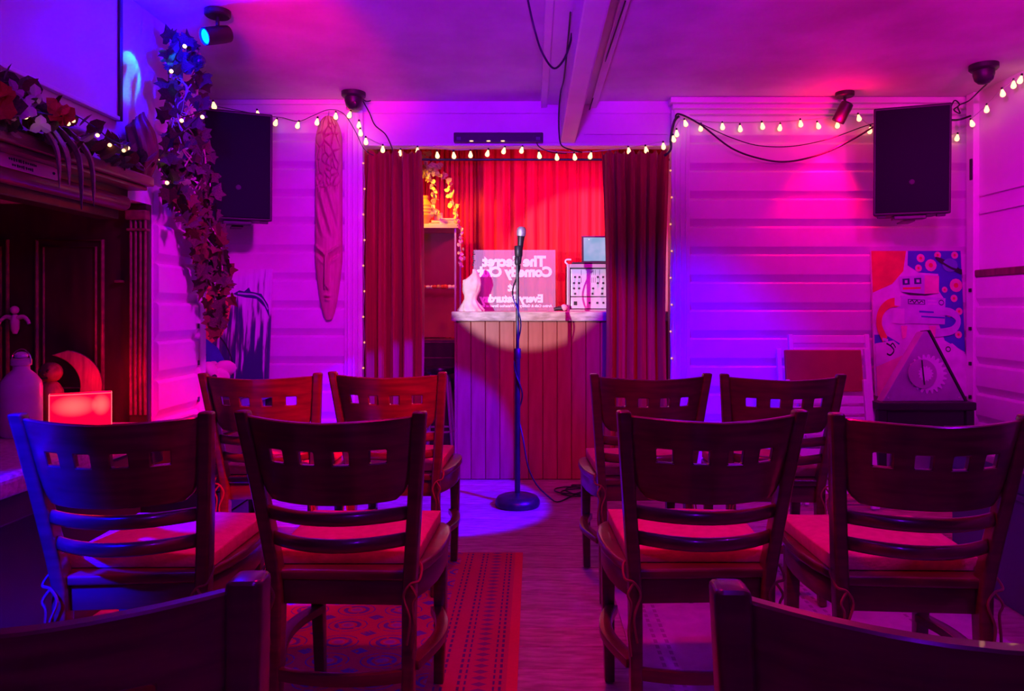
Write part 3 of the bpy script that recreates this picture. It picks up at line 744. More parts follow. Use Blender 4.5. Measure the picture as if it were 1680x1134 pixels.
cc = ramp(nt, n2, [(.35, (.20, .38, .62)), (.6, (.42, .45, .75))]); cc = mixc(nt, N(nt, n_).gt(.70), cc, (1, .92, .98))
nt.links.new(cc, b.inputs['Emission Color']); b.inputs['Emission Strength'].default_value = 1.0; b.inputs['Base Color'].default_value = (.02, .02, .03, 1); b.inputs['Roughness'].default_value = .15; M['display'] = m
MB().bx(-.092, .16, -.0075, -.0062, .012, .173).build('display', 'display', tb)
MB().box((0, .02, .05), (.05, .006, .09), RX(.5)).build('stand', 'black', tb) if False else None
q = at(918, 508, 4.82)
ms = thing('handset', 'small dark handset with pink tip lying on counter between sign and amplifier', 'handset', (q.x, 4.80, CT))
MB().tube(spline([(-.038, 0, .012), (-.01, 0, .018), (.02, 0, .02)], 5), lambda t: .010 + .008 * t, 10).build('handset_body', 'black', ms, smooth=60)
MB().sphere((.028, 0, .024), .022, 14).build('tip', 'pink', ms, smooth=60)

# ------------------------------------------------------------------ curtains
def curtain(name, label, x0, x1, z0, z1, y, nf, amp, matn, waist=0, seed=1, header=0, ydir=0):
    rnd = random.Random(seed); nu, nv = nf * 12, 36
    ph = [rnd.uniform(-.5, .5) for _ in range(nf + 2)]; am_ = [rnd.uniform(.6, 1.25) for _ in range(nf + 2)]
    pts = []
    for j in range(nv + 1):
        v = j / nv; z = lerp(z0, z1, v)
        for i_ in range(nu + 1):
            u = i_ / nu; t = u * nf; k = int(t); fr_ = t - k
            a_ = lerp(am_[k], am_[k + 1], fr_); p_ = lerp(ph[k], ph[k + 1], fr_)
            wv = math.sin(2 * PI * t + p_ + .35 * math.sin(v * 3 + k)); wv = math.copysign(abs(wv) ** .7, wv) * (1 + .35 * math.sin(t * 2.3 + v * 1.7))
            ampv = amp * a_ * (1 if header == 0 else lerp(1, .55, sm(.86, 1, v)))
            xx = lerp(x0, x1, u) + waist * math.sin(PI * v) * (u - .5) + .25 * ampv * math.cos(2 * PI * t + p_)
            zz = z + (.010 * math.sin(9.1 * t + 1.3) * sm(.93, 1, v) if header else 0)
            pinch = (-.012 * math.exp(-((v - .965) / .012) ** 2)) if header else 0
            pts.append(Vector((xx, y + (ampv + pinch) * wv + .3 * ampv * math.sin(4.7 * PI * t + 1.1 + v), zz)))
    fs = [(j * (nu + 1) + i_, j * (nu + 1) + i_ + 1, (j + 1) * (nu + 1) + i_ + 1, (j + 1) * (nu + 1) + i_) for j in range(nv) for i_ in range(nu)]
    mb = MB(); mb.shell(pts, [p + Vector((0, .004, 0)) for p in pts], fs)
    o = mb.build(name, matn, smooth=70); return tag(o, label, 'curtain')
dc = 4.36
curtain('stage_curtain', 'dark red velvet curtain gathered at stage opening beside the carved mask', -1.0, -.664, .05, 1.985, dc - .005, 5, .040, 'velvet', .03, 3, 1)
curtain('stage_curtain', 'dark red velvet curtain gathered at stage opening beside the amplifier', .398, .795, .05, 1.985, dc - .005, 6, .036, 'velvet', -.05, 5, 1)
rod = thing('curtain_rod', 'thin black curtain rod spanning the stage opening', 'rod', (-.1, 4.43, 1.96))
MB().tube([at(596, 262, 4.43), at(1104, 262, 4.43)], .007, 10).build('pole', 'blackm', rod, True, smooth=60)
for px in (596, 1104): MB().sphere(at(px, 262, 4.43), .013, 10).build('finial', 'blackm', rod, True, smooth=60)
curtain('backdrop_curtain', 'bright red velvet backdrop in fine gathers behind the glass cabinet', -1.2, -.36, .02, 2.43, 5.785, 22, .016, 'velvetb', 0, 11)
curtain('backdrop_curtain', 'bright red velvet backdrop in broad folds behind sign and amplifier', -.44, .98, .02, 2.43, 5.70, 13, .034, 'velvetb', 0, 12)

# ------------------------------------------------------------------ cabinet, stool and things on the cabinet
q = at(750, 368, 5.25); cx1 = q.x; cx0 = cx1 - .60; cz = q.z
cab = thing('glass_cabinet', 'tall glass-fronted display cabinet with pale top behind stage curtain', 'cabinet', ((cx0 + cx1) / 2, 5.42, 0))
MB().bx(cx0, cx1 + .012, 5.22, 5.62, cz - .03, cz).build('cabinet_top', 'amberbox', cab, True, bevel=.004)
for xx in (cx0 + .012, cx1 - .012):
    for yy in (5.245, 5.595): MB().bx(xx - .006, xx + .006, yy - .006, yy + .006, .845, cz - .0305).build('post', 'greym', cab, True)
MB().bx(cx0 + .022, cx1 - .022, 5.243, 5.247, .846, cz - .031).build('door_pane', 'glass', cab, True)
MB().bx(cx1 - .013, cx1 - .010, 5.255, 5.585, .846, cz - .031).build('side_pane', 'glass', cab, True)
MB().bx(cx0 + .022, cx1 - .022, 5.255, 5.58, at(720, 474, 5.25).z - .006, at(720, 474, 5.25).z).build('shelf', 'glass', cab, True)
shz = at(720, 474, 5.25).z
MB().bx(cx0 + .005, cx1 - .022, 5.60, 5.612, .846, cz - .031).build('back_panel', 'redpanel', cab, True)
base = MB().bx(cx0, cx1, 5.23, 5.61, .0005, .84).build('cabinet_base', 'fireplace', cab, True, bevel=.004)
for zz in (.83, .72, .62): MB().bx(cx0 + .01, cx1 - .005, 5.222, 5.2295, zz - .008, zz).build('drawer_edge', 'mantel', cab, True)
for k in range(9):
    px = 696 + k * 6; qq = at(px, 470, 5.4)
    o = tag(MB().sphere((0, 0, .017), .017, 10, (1.2, .8, random.uniform(.7, 1))).build('cowrie_shell', random.choice(['petal', 'redflower', 'brownv']), smooth=60), 'small rounded shell or trinket lying on the glass cabinet shelf', 'trinket', 'trinkets on the cabinet shelf')
    o.location = (qq.x, 5.36 + .035 * (k % 3), shz + .0005 )
TZ = cz + .0005
q = at(696, 365, 5.35)
vz = thing('terracotta_urn', 'ribbed terracotta urn standing on cabinet top', 'urn', (q.x, 5.35, TZ))
pr = [(.03, 0), (.035, .01), (.05, .05)] + [(.062 + .006 * (k % 2), .06 + .012 * k) for k in range(8)] + [(.045, .17), (.028, .19), (.034, .21), (.03, .215)]
MB().lathe(pr, 24).build('urn_body', 'brownv', vz, smooth=50)
for nm, px0, px1, h, zb, lab in (('book', 702, 735, .02, 0, 'pale book lying flat at bottom of cabinet top stack'), ('book', 706, 738, .018, .0205, 'thin pale book lying second in cabinet top stack')):
    a = at(px0, 365, 5.3); c = at(px1, 365, 5.3); bk_ = thing(nm, lab, 'book', ((a.x + c.x) / 2, 5.38, TZ + zb)); hw_ = (c.x - a.x) / 2
    MB().bx(-hw_, hw_, -.05, .05, 0, .003).build('cover', 'brownv', bk_); MB().bx(-hw_, hw_, -.05, .05, h - .003, h).build('cover', 'brownv', bk_); MB().bx(-hw_ + .003, hw_ - .003, -.047, .047, .0032, h - .0032).build('pages', 'amberbox', bk_)
q = at(738, 365, 5.28); o = thing('straw_box', 'low straw-coloured box standing at edge of cabinet top', 'box', (q.x, 5.27, TZ))
MB().bx(-.07, .05, -.03, .03, 0, .028).build('box_body', 'amberbox', o, bevel=.002); MB().bx(-.073, .053, -.033, .033, .0285, .042).build('box_lid', 'amberbox', o, bevel=.003)
q = at(722, 350, 5.4); o = thing('small_frame', 'small square picture block standing on the books', 'frame', (q.x - .01, 5.39, TZ + .039)); MB().bx(-.03, .03, -.008, .008, 0, .06).build('frame_body', 'amberbox', o, bevel=.003); MB().bx(-.023, .023, -.0095, -.0082, .007, .053).build('picture', 'brownv', o)
# trailing plant
pv = thing('trailing_plant', 'trailing pale flowering plant spilling over the cabinet edge', 'plant', at(696, 300, 5.35).to_tuple())
M['yellowleaf'] = mat('yellow_green_leaf', (.62, .58, .16), (.72, .62, .22), .5, nscale=12)
def leaf_mesh(kind):
    if kind == 'ivy': pr_ = [(0, 0), (.25, -.12), (.52, -.05), (.42, .22), (.62, .45), (.33, .52), (.22, .62), (0, 1.0)]
    elif kind == 'long': pr_ = [(0, 0), (.12, .15), (.2, .4), (.16, .7), (0, 1.0)]
    else: pr_ = [(0, 0), (.28, .12), (.42, .4), (.36, .7), (0, 1.0)]
    mb = MB(); sp_ = [Vector((0, .02 * math.sin(y_ * 3), y_)) for _, y_ in pr_]
    for s in (-1, 1):
        for i_ in range(len(pr_) - 1):
            a_ = Vector((0, 0, max(0, pr_[i_][1]))); b_ = Vector((0, 0, max(0, pr_[i_ + 1][1])))
            p1_ = Vector((s * pr_[i_][0], .28 * abs(pr_[i_][0]), pr_[i_][1])); p2_ = Vector((s * pr_[i_ + 1][0], .28 * abs(pr_[i_ + 1][0]), pr_[i_ + 1][1]))
            mb.add([a_, p1_, p2_, b_], [(0, 1, 2, 3)])
    return mb
ivy = {k: leaf_mesh('ivy').mesh('leaf', k) for k in ('leaf', 'leafr')}
ovl = {k: leaf_mesh('oval').mesh('leaf', k) for k in ('leaf', 'leafr', 'yellowleaf', 'petal', 'redflower')}
lng = {k: leaf_mesh('long').mesh('leaf', k) for k in ('leaf', 'leafr', 'drift')}
def rr(): return (random.uniform(0, 6.28), random.uniform(0, 6.28), random.uniform(0, 6.28))
for pix in (((692, 285), (704, 282), (716, 284), (730, 292), (738, 310), (743, 330), (748, 350), (753, 365), (757, 385), (756, 405), (758, 425), (757, 437)),
            ((692, 285), (700, 290), (708, 300), (712, 318), (713, 335), (714, 352)), ((694, 290), (696, 270), (700, 250)), ((698, 286), (708, 278), (716, 270))):
    pp = spline([at(a_, b_, 5.20 if b_ > 345 else 5.30) for a_, b_ in pix], 5); MB().tube(pp, .003, 5).build('stem', 'yellowleaf', pv, True)
    for p in [p_ for p_ in pp for _ in range(2)]:
        if random.random() < .9:
            o = link('flower' if p.z < cz else 'leaf', ovl['petal' if p.z < cz else 'yellowleaf'], pv, p - pv.location + Vector((random.uniform(-.012, .012), random.uniform(-.02, .005), random.uniform(-.01, .01))), rr(), random.uniform(.030, .050) if p.z > cz else random.uniform(.022, .032))
# bar stool
q = at(722, 602, 4.98)
st_ = thing('bar_stool', 'round black bar stool with slim legs beside the counter', 'stool', (q.x, 4.98, 0))
sz = q.z
MB().lathe([(.085, sz - .045), (.10, sz - .04), (.105, sz - .02), (.10, sz - .004), (.07, sz)], 28).build('stool_seat', 'blackm', st_, smooth=50)
for k in range(4):
    a_ = PI / 4 + k * PI / 2; MB().tube([(.07 * math.cos(a_), .07 * math.sin(a_), sz - .04), (.15 * math.cos(a_), .15 * math.sin(a_), .002)], .011, 8).build('leg', 'greym', st_, smooth=60)
MB().tube([(.122 * math.cos(a_), .122 * math.sin(a_), .25) for a_ in [2 * PI * k / 24 for k in range(25)]], .007, 6).build('foot_ring', 'greym', st_, smooth=60)

# ------------------------------------------------------------------ microphone
q = at(849, 838, 4.0)
mx_, my_ = q.x, 4.0
mst = thing('microphone_stand', 'straight black microphone stand with round domed base on stage floor', 'microphone stand', (mx_, my_, 0))
MB().lathe([(.118, 0), (.122, .01), (.120, .03), (.108, .048), (.08, .058), (.03, .064), (.018, .07)], 40).build('base', 'blackm', mst, smooth=50)
MB().lathe([(.0150, .065), (.0150, .80)], 14).build('lower_tube', 'blackm', mst, smooth=60)
MB().lathe([(.017, .795), (.019, .80), (.019, .845), (.016, .85)], 14).build('clutch', 'black', mst, smooth=50)
MB().lathe([(.009, .85), (.009, 1.335)], 12).build('upper_tube', 'blackm', mst, smooth=60)
MB().lathe([(.012, 1.30), (.016, 1.31), (.016, 1.345), (.010, 1.35)], 12).build('swivel', 'black', mst, smooth=50)
MB().lathe([(.018, 1.345), (.021, 1.35), (.023, 1.40), (.020, 1.405)], 14, c=(.006, 0, 0)).build('clip', 'black', mst, smooth=50)
mic = thing('microphone', 'black handheld microphone with pale ball grille clipped on stand', 'microphone', (mx_ + .012, my_, 1.352))
rm = RY(.07)
MB().lathe([(.009, -.045), (.011, -.04), (.012, .0), (.016, .06), (.019, .10), (.021, .105)], 18, rot=rm).build('handle', 'black', mic, smooth=50)
M['mesh'] = mat('steel_mesh_grille', (.62, .60, .62), (.42, .40, .43), .4, metal=.6, nscale=260, bmp=.6, bscale=260)
MB().lathe([(.022, .105), (.0245, .112), (.026, .13), (.024, .145), (.016, .155), (0, .158)], 22, rot=rm).build('ball_grille', 'mesh', mic, smooth=60)
mc = thing('microphone_cable', 'thin dark cable spiralling down the stand and coiling on floor', 'cable', (mx_, my_, 0))
pts = [(mx_ + .012, my_ - .015, 1.30)]
for k in range(60):
    t = k / 59; a_ = t * 2 * PI * 2.1; z = lerp(1.28, .50, t); r = .020 + .006 * math.sin(t * 9)
    pts.append((mx_ + r * math.cos(a_ + 1), my_ + r * math.sin(a_ + 1), z))
for px, py, d in ((858, 720, 3.98), (866, 765, 3.97), (880, 795, 4.0), (900, 815, 4.06), (914, 822, 4.05)): pts.append(tuple(at(px, py, d)))
pts[-1] = (pts[-1][0], pts[-1][1], .006)
cxx, cyy = .27, 4.28
pts += [(.20, 4.15, .005), (.28, 4.28, .005)]
for k in range(40):
    a_ = k / 39 * 2 * PI * 3.3; r = .09 + .035 * math.sin(k * .7); pts.append((cxx + r * 1.2 * math.cos(a_), cyy + r * math.sin(a_), .005 + .0009 * k / 4))
pts += [(.42, 4.30, .006), (.6, 4.25, .005), (.9, 4.22, .005)]
MB().tube(spline(pts, 3), .0042, 6).build('cable_run', 'wirec', mc, True, smooth=60)

# ------------------------------------------------------------------ speakers
def speaker(label, px, py, d, yaw, pitch, wdt, hgt):
    p = at(px, py, d); s_ = thing('loudspeaker', label, 'loudspeaker', p.to_tuple(), 0, 'wall-hung loudspeakers')
    s_.rotation_euler = (pitch, 0, yaw)
    fr_ = [(-wdt / 2, 0), (wdt / 2, 0), (wdt / 2 * .72, .30), (-wdt / 2 * .72, .30)]
    MB().prism(fr_, lambda u, v, t: Vector((u, v, t)), -hgt / 2, hgt / 2).build('cabinet', 'black', s_, bevel=.008)
    g_ = MB(); g_.bx(-wdt / 2 + .012, wdt / 2 - .012, -.010, -.0005, -hgt / 2 + .014, hgt / 2 - .014); g_ = g_.build('front_grille', 'grille', s_, bevel=.004)
    MB().lathe([(.014, 0), (.014, .002), (.010, .003)], 16, c=(0, -.0105, -hgt * .20), rot=RX(PI / 2)).build('badge', 'rubber', g_)
    MB().bx(-wdt * .22, wdt * .2, .02, .16, -hgt / 2 - .022, -hgt / 2 - .0005).build('bracket', 'blackm', s_, bevel=.004)
    MB().bx(-.03, .03, .10, .38, -hgt / 2 - .03, -hgt / 2 - .0225).build('bracket_arm', 'blackm', s_)
    for s in (-1, 1): MB().bx(s * wdt * .38 - .02, s * wdt * .38 + .02, .01, .05, -hgt / 2 - .012, -hgt / 2 - .0005).build('foot', 'rubber', s_)
speaker('black loudspeaker hung on the wall behind the ivy garland', 391, 272, 3.92, math.radians(24), math.radians(3), .345, .575)
speaker('black loudspeaker hung on the wall above the robot painting', 1496, 263, 3.92, math.radians(-20), math.radians(3), .375, .575)

# ------------------------------------------------------------------ carved mask
q0 = at(536, 190, 4.35); q1 = at(540, 525, 4.35); Lm = q0.z - q1.z
mk = thing('carved_mask', 'tall narrow pale wooden mask with carved face hung on boarded wall', 'mask', ((q0.x + q1.x) / 2, 4.372, q1.z))
cells = [(random.uniform(-1, 1), random.uniform(.62, .97)) for _ in range(46)]
def mask_h(u, v):
    # u -1..1 across, v 0 bottom..1 top ; returns outward relief
    h = 0.0; x = u * .075
    nose = math.exp(-(x / .010) ** 2) * sm(.150, .175, v) * (1 - sm(.30, .345, v)); h += .020 * nose * (1.25 - (v - .15) / .3)
    h += .012 * math.exp(-((abs(x) - .012) / .008) ** 2) * math.exp(-((v - .158) / .010) ** 2)
    for s in (-1, 1):
        br = .318 + .05 * (abs(x) / .07) - .012
        if s * x > .006:
            h += .010 * math.exp(-((v - br - .01) / .008) ** 2) * sm(.006, .016, abs(x))
            h -= .008 * math.exp(-((v - br + .022) / .012) ** 2) * sm(.008, .02, abs(x))
            h += .006 * math.exp(-((v - br + .040) / .010) ** 2) * math.exp(-((abs(x) - .035) / .02) ** 2)
    h += .010 * math.exp(-((v - .118) / .0065) ** 2) * math.exp(-(x / .024) ** 2) + .009 * math.exp(-((v - .098) / .007) ** 2) * math.exp(-(x / .020) ** 2)
    h -= .006 * math.exp(-((v - .108) / .004) ** 2) * math.exp(-(x / .026) ** 2)
    if v > .40:
        ds = sorted(((u - cu) * .075 / .03) ** 2 + ((v - cv) * Lm / .06) ** 2 for cu, cv in cells)[:2]
        h -= .010 * math.exp(-((math.sqrt(ds[1]) - math.sqrt(ds[0])) / .09) ** 2) * sm(.60, .66, v)
        h += .004 * math.sin(u * 9 + v * 40) * (1 - sm(.62, .70, v)) * sm(.38, .45, v)
    return h
nU, nV = 44, 230; fr = []; bk = []
for j in range(nV + 1):
    v = j / nV
    wv = .080 * (min(1, (v + .012) / .30) ** .45 if v < .30 else 1.0) * (1 if v < .86 else math.sqrt(max(.0, 1 - ((v - .86) / .145) ** 2)) * 1.0)
    wv = max(wv, .012)
    for i_ in range(nU + 1):
        u = -1 + 2 * i_ / nU; dep = .045 * math.sqrt(max(0, 1 - u * u)) * (wv / .08) ** .6
        fr.append(Vector((u * wv, -.004 - dep - 2.2 * mask_h(u, v) * (1 - abs(u) ** 4), v * Lm))); bk.append(Vector((u * wv, 0, v * Lm)))
fs = [(j * (nU + 1) + i_, j * (nU + 1) + i_ + 1, (j + 1) * (nU + 1) + i_ + 1, (j + 1) * (nU + 1) + i_) for j in range(nV) for i_ in range(nU)]
MB().shell(fr, bk, fs).build('mask_face', 'masktan', mk, smooth=70)
MB().tube([(-.004, -.02, Lm - .01), (0, .004, Lm + .035), (.004, -.02, Lm - .01)], .0015, 5).build('hanging_string', 'wirec', mk)

# ------------------------------------------------------------------ ceiling fittings
def dome(label, px, py, d):
    p = at(px, py, d); t = thing('dome_camera', label, 'camera', (p.x, p.y, ZC - .0005), 0, 'ceiling dome cameras')
    MB().lathe([(.068, 0), (.068, -.022), (.060, -.030), (.052, -.032)], 28).build('mount', 'black', t, smooth=40)
    MB().lathe([(.050, -.032), (.050, -.05), (.042, -.078), (.026, -.094), (.006, -.100)], 28).build('dome', 'black', t, smooth=60)
    MB().lathe([(.014, 0), (.014, .006), (.009, .007)], 14, c=(.012, -.036, -.075), rot=RX(PI * .62)).build('lens', 'blackm', t, smooth=50)
    MB().tube(spline([(.045, .03, -.03), (.06, .06, -.035), (.075, .10, -.02)], 5), .004, 6).build('lead', 'wirec', t)
dome('black dome camera on ceiling above the carved mask end of lintel', 580, 150, 4.22)
dome('black dome camera on ceiling near the side wall post', 1614, 108, 3.74)
def spot(label, px, py, d, aim, lens, tilt_loc):
    p = at(px, py, d); t = thing('ceiling_spotlight', label, 'spotlight', (p.x, p.y, ZC - .0005))
    MB().lathe([(.052, 0), (.052, -.020), (.046, -.026)], 24).build('canopy', 'black', t, smooth=40)
    hp = Vector(tilt_loc); MB().tube([(0, 0, -.02), (0, 0, -.06), tuple(hp)], .008, 8).build('arm', 'blackm', t, smooth=60)
    dv = (Vector(aim) - (t.location + hp)).normalized(); R3 = dv.to_track_quat('Z', 'Y').to_matrix()
    h_ = MB().lathe([(.024, -.062), (.034, -.055), (.036, -.03), (.036, .055), (.032, .058), (.031, .045), (0, .044)], 24, c=hp, rot=R3).build('lamp_head', 'black', t, smooth=40)
    MB().lathe([(.030, .0445), (.029, .050), (.015, .053), (0, .054)], 20, c=hp, rot=R3).build('lens', lens, h_, smooth=60)
    return t.location + hp + dv * .075
p = spot('ceiling spotlight with glowing blue lens beside the ivy garland', 357, 22, 3.06, (-1.6, 2.66, 2.00), 'bluesp', (.0, -.01, -.105))
lamp('blue_spot_light', 'POINT', p, (.0, .0, 1), 20, None, .012)
lamp('blue_spot_core', 'SPOT', p, (.0, .8, 1), 6.5, (-1.6, 2.93, 2.00), .012, 34, .5)
lamp('red_ceiling_fill', 'SPOT', (-0.9, 1.5, 1.85), (1, 0, .03), 330, (-1.05, 3.7, 2.36), .05, 24, 1.0)  # unseen red lamp away from the fitting, added to tint the ceiling
p = spot('small ceiling spotlight aimed down the boarded wall above folded chairs', 1386, 152, 4.22, (1.58, 4.36, 1.75), 'redsp', (-.012, 0, -.115))
lamp('red_spot_light', 'SPOT', p, (1, .0, .06), 60, (1.66, 4.42, 1.0), .02, 75, .8)
lamp('red_spot_spill', 'POINT', p + Vector((0, -.05, .02)), (1, .0, .10), 4, None, .03)
# LED bar on the lintel
a = at(745, 219, D - .03); c = at(891, 235, D - .03)
lb = thing('light_bar', 'black horizontal light bar fixed to lintel above stage', 'light bar', ((a.x + c.x) / 2, D - .03, c.z))
hw_ = (c.x - a.x) / 2; hh = a.z - c.z
MB().bx(-hw_, hw_, -.03, .029, 0, hh).build('housing', 'black', lb, bevel=.006)
for s in (-1, 1): MB().bx(s * (hw_ - .03) - .012, s * (hw_ - .03) + .012, -.0325, -.0305, .012, .03).build('end_label', 'bench', lb)
for k in (-.6, -.22, .10): MB().sphere((k * hw_, -.031, .006), .006, 8, (2, .5, .6)).build('led_lens', 'bulbdim', lb)
# cables
def cable(label, pix, r=.004, m_='wirec', nm='cable'):
    pp = [at(*p_) for p_ in pix]
    o = MB().tube(spline(pp, 8), r, 6).build(nm, m_, origin=pp[0], smooth=60)
    return tag(o, label, 'cable')
cable('black cable looping down from the ceiling beside the beam', [(866, 0, 2.95), (876, 45, 3.0), (889, 85, 3.0), (908, 112, 3.02), (925, 98, 3.04), (935, 72, 3.06), (938, 55, 3.08)], .0045)
cable('dark cable running along the beam and down to the curtain rod', [(936, 20, 2.98), (931, 75, 3.3), (925, 130, 3.7), (920, 150, 4.0), (917, 180, 4.2), (917, 215, 4.30), (921, 238, 4.31), (938, 246, 4.33), (955, 250, 4.36)], .004)
cable('pale twisted lead along the beam side', [(948, 0, 2.98), (942, 40, 3.15), (936, 90, 3.45), (930, 140, 3.85)], .003, 'wirew')
cable('thin cable clipped along the ceiling batten beside the beam', [(1026, 2, 2.84), (1000, 80, 3.38), (980, 140, 4.0), (967, 180, 4.36)], .0035)
cable('thick black cable sagging across the boarded wall to loudspeaker', [(1108, 196, 4.30), (1114, 187, 4.28), (1150, 205, 4.27), (1200, 243, 4.27), (1250, 261, 4.27), (1295, 265, 4.27), (1350, 252, 4.27), (1400, 228, 4.24), (1441, 203, 4.15)], .0055)
cable('thin cable sagging above the thick one on boarded wall', [(1118, 188, 4.29), (1160, 208, 4.29), (1200, 226, 4.29), (1245, 239, 4.29), (1300, 240, 4.29), (1360, 228, 4.29), (1410, 210, 4.28), (1442, 200, 4.26)], .003)
cable('bundle of black cable hanging down the opening corner', [(1114, 190, 4.30), (1106, 200, 4.32), (1101, 225, 4.33), (1100, 245, 4.33), (1090, 256, 4.33)], .008)
cable('thin dark lead running from dome camera over the stage curtain', [(595, 165, 4.3), (606, 185, 4.33), (615, 205, 4.33), (632, 220, 4.33), (642, 240, 4.33), (647, 258, 4.33)], .0035)
cable('black cable behind loudspeaker to the wall post', [(1546, 195, 4.15), (1570, 197, 4.2), (1593, 190, 4.15)], .006)
cable('curled spare cable tied behind loudspeaker', [(1558, 180, 4.2), (1566, 165, 4.2), (1574, 172, 4.19), (1565, 180, 4.19), (1575, 186, 4.2), (1572, 174, 4.2), (1590, 165, 4.18), (1608, 148, 3.9), (1622, 135, 3.78)], .004)
cable('dark lead dropping from light bar behind string lights', [(880, 234, 4.35), (886, 242, 4.36), (905, 250, 4.36), (930, 252, 4.38)], .003)

# ------------------------------------------------------------------ string lights
bulb_me = MB().lathe([(.006, 0), (.0065, -.006), (.012, -.020), (.0155, -.031), (.014, -.041), (.008, -.047), (.001, -.049)], 12).mesh('bulb', 'bulb', smooth=60)
sock_me = MB().lathe([(.004, .012), (.0065, .009), (.0068, -.002), (.004, -.004)], 8).mesh('socket', 'wirec', smooth=50)
rope_me = MB().sphere((0, 0, 0), .006, 8).mesh('bulb', 'rope', smooth=60)
led_me = MB().sphere((0, 0, 0), .008, 10).mesh('bulb', 'bulb', smooth=60)
def string(label, cab_pix, bulbs, r=.0022, me=None, m_='wirec', sock=True, scale=1, jitter=.25):
    p0 = at(*bulbs[0]); t = thing('string_lights', label, 'string lights', p0.to_tuple())
    pp = [at(*c_) for c_ in cab_pix] if cab_pix else [at(*b_) + Vector((0, 0, .02)) for b_ in bulbs]
    MB().tube(spline(pp, 6), r, 5).build('cord', m_, t, True)
    for b_ in bulbs:
        q_ = at(*b_) - p0
        o = link('bulb', me or bulb_me, t, q_ + Vector((0, 0, .025 * (0 if me else 1))), (random.uniform(-jitter, jitter), random.uniform(-jitter, jitter), 0), scale if me else .86)
        if sock: link('socket', sock_me, o)
dA = 4.315
string('warm string lights draped from loudspeaker across mask to stage corner', [(345, 173, 3.9), (389, 181, 3.95), (435, 190, 4.1), (462, 193, dA), (490, 199, dA), (513, 190, 4.27), (540, 180, 4.26), (563, 186, dA), (581, 212, dA), (597, 244, dA), (613, 255, dA)],
       [(454, 203, dA), (490, 207, dA), (521, 201, 4.27), (551, 192, dA), (575, 190, dA), (589, 206, dA), (591, 219, dA), (600, 233, dA), (422, 189, 4.05), (350, 175, 3.88)])
dB = 4.38
string('warm string lights hung along top of the stage opening', [(601, 225, dA), (628, 238, dB), (660, 244, dB), (700, 240, dB), (745, 246, dB), (800, 243, dB), (850, 239, dB), (890, 246, dB), (940, 250, dB), (1000, 246, dB), (1050, 239, dB), (1088, 232, dB)],
       [(628, 246, dB), (657, 253, dB), (685, 249, dB), (717, 256, dB), (744, 256, dB), (772, 255, dB), (801, 253, dB), (828, 249, dB), (857, 248, dB), (884, 256, dB), (913, 259, dB), (942, 259, dB), (970, 257, dB), (1000, 256, dB), (1031, 249, dB), (1059, 247, dB), (1088, 241, dB)], m_='wirew')
dC = 4.33
string('warm string lights along boarded wall up to the side wall', [(1103, 222, 4.3), (1110, 205, 4.3), (1123, 195, 4.31), (1170, 200, dC), (1250, 200, dC), (1330, 196, dC), (1400, 188, 4.28), (1428, 205, dC), (1500, 225, 4.34), (1571, 218, 4.34), (1593, 196, 4.16), (1619, 172, 4.02), (1644, 146, 3.86), (1676, 122, 3.74)],
       [(1104, 229, 4.3), (1110, 220, 4.3), (1123, 204, 4.31), (1150, 211, dC), (1185, 209, dC), (1214, 212, dC), (1250, 208, dC), (1280, 211, dC), (1313, 204, dC), (1341, 208, dC), (1374, 206, dC), (1408, 195, 4.28), (1428, 215, dC), (1571, 227, 4.34), (1593, 204, 4.16), (1619, 180, 4.02), (1644, 154, 3.86), (1663, 140, 3.80), (1676, 132, 3.74)], m_='wirew')
string('small warm lights running down the opening edge beside mask', None, [(596 + (k % 2) * 2, 268 + 42 * k, 4.345) for k in range(10)], me=rope_me, sock=False, m_='wirew')
string('small warm lights running down the opening edge beside boarded wall', None, [(1100 + (k % 2) * 2, 280 + 44 * k, 4.345) for k in range(9)], me=rope_me, sock=False, m_='wirew')
def xd(px, X_): return X_ * F / (px - CX)
bl = [(49, 188), (42, 192), (112, 203), (120, 198), (160, 222), (180, 238), (203, 247), (210, 243)]
string('small warm fairy lights threaded through the mantel garland', None, [(a_, b_, xd(a_, -1.425)) for a_, b_ in bl], me=led_me, sock=False, scale=.8)
vl = [(303, 76), (281, 117), (278, 147), (298, 198), (332, 192), (264, 262), (274, 300)]
string('warm lights wound down the ivy garland at chimney corner', None, [(a_, b_, 2.98) for a_, b_ in vl], me=led_me, sock=False)

# ------------------------------------------------------------------ ivy garland at the chimney corner
iv = thing('ivy_garland', 'long trailing ivy garland hanging from ceiling at chimney corner', 'garland', at(300, 300, 3.3).to_tuple())
prof_ = [(45, 275, 310), (80, 272, 330), (130, 270, 335), (190, 270, 335), (250, 268, 345), (300, 275, 355), (345, 285, 352), (385, 312, 360), (430, 325, 378), (480, 332, 382), (520, 342, 366), (545, 352, 360)]
def vprof(y_):
    for (a0, l0, r0), (a1, l1, r1) in zip(prof_, prof_[1:]):
        if a0 <= y_ <= a1: t = (y_ - a0) / (a1 - a0); return lerp(l0, l1, t), lerp(r0, r1, t)
def vd(px, y_):
    lim = 1.535 * F / (CX - px)      # stay in front of the chimney face
    return lim
for k in range(290):
    py = random.uniform(50, 545) if k > 90 else random.uniform(250, 440)
    l_, r_ = vprof(py); px = lerp(l_, r_, random.random())
    dmax = min(3.50, vd(px, py)); d = random.uniform(dmax - .16, dmax - .02)
    p = at(px, py, d)
    p.z = min(p.z, ZC - .085)
    me = ivy['leafr' if (py > 320 and random.random() < .45) else 'leaf']
    o = link('leaf', me, iv, p - iv.location, (random.uniform(-1, .6) + PI * random.choice((0, 1, 1)), random.uniform(-.6, .6), random.uniform(-.8, .8)), random.uniform(.042, .075))
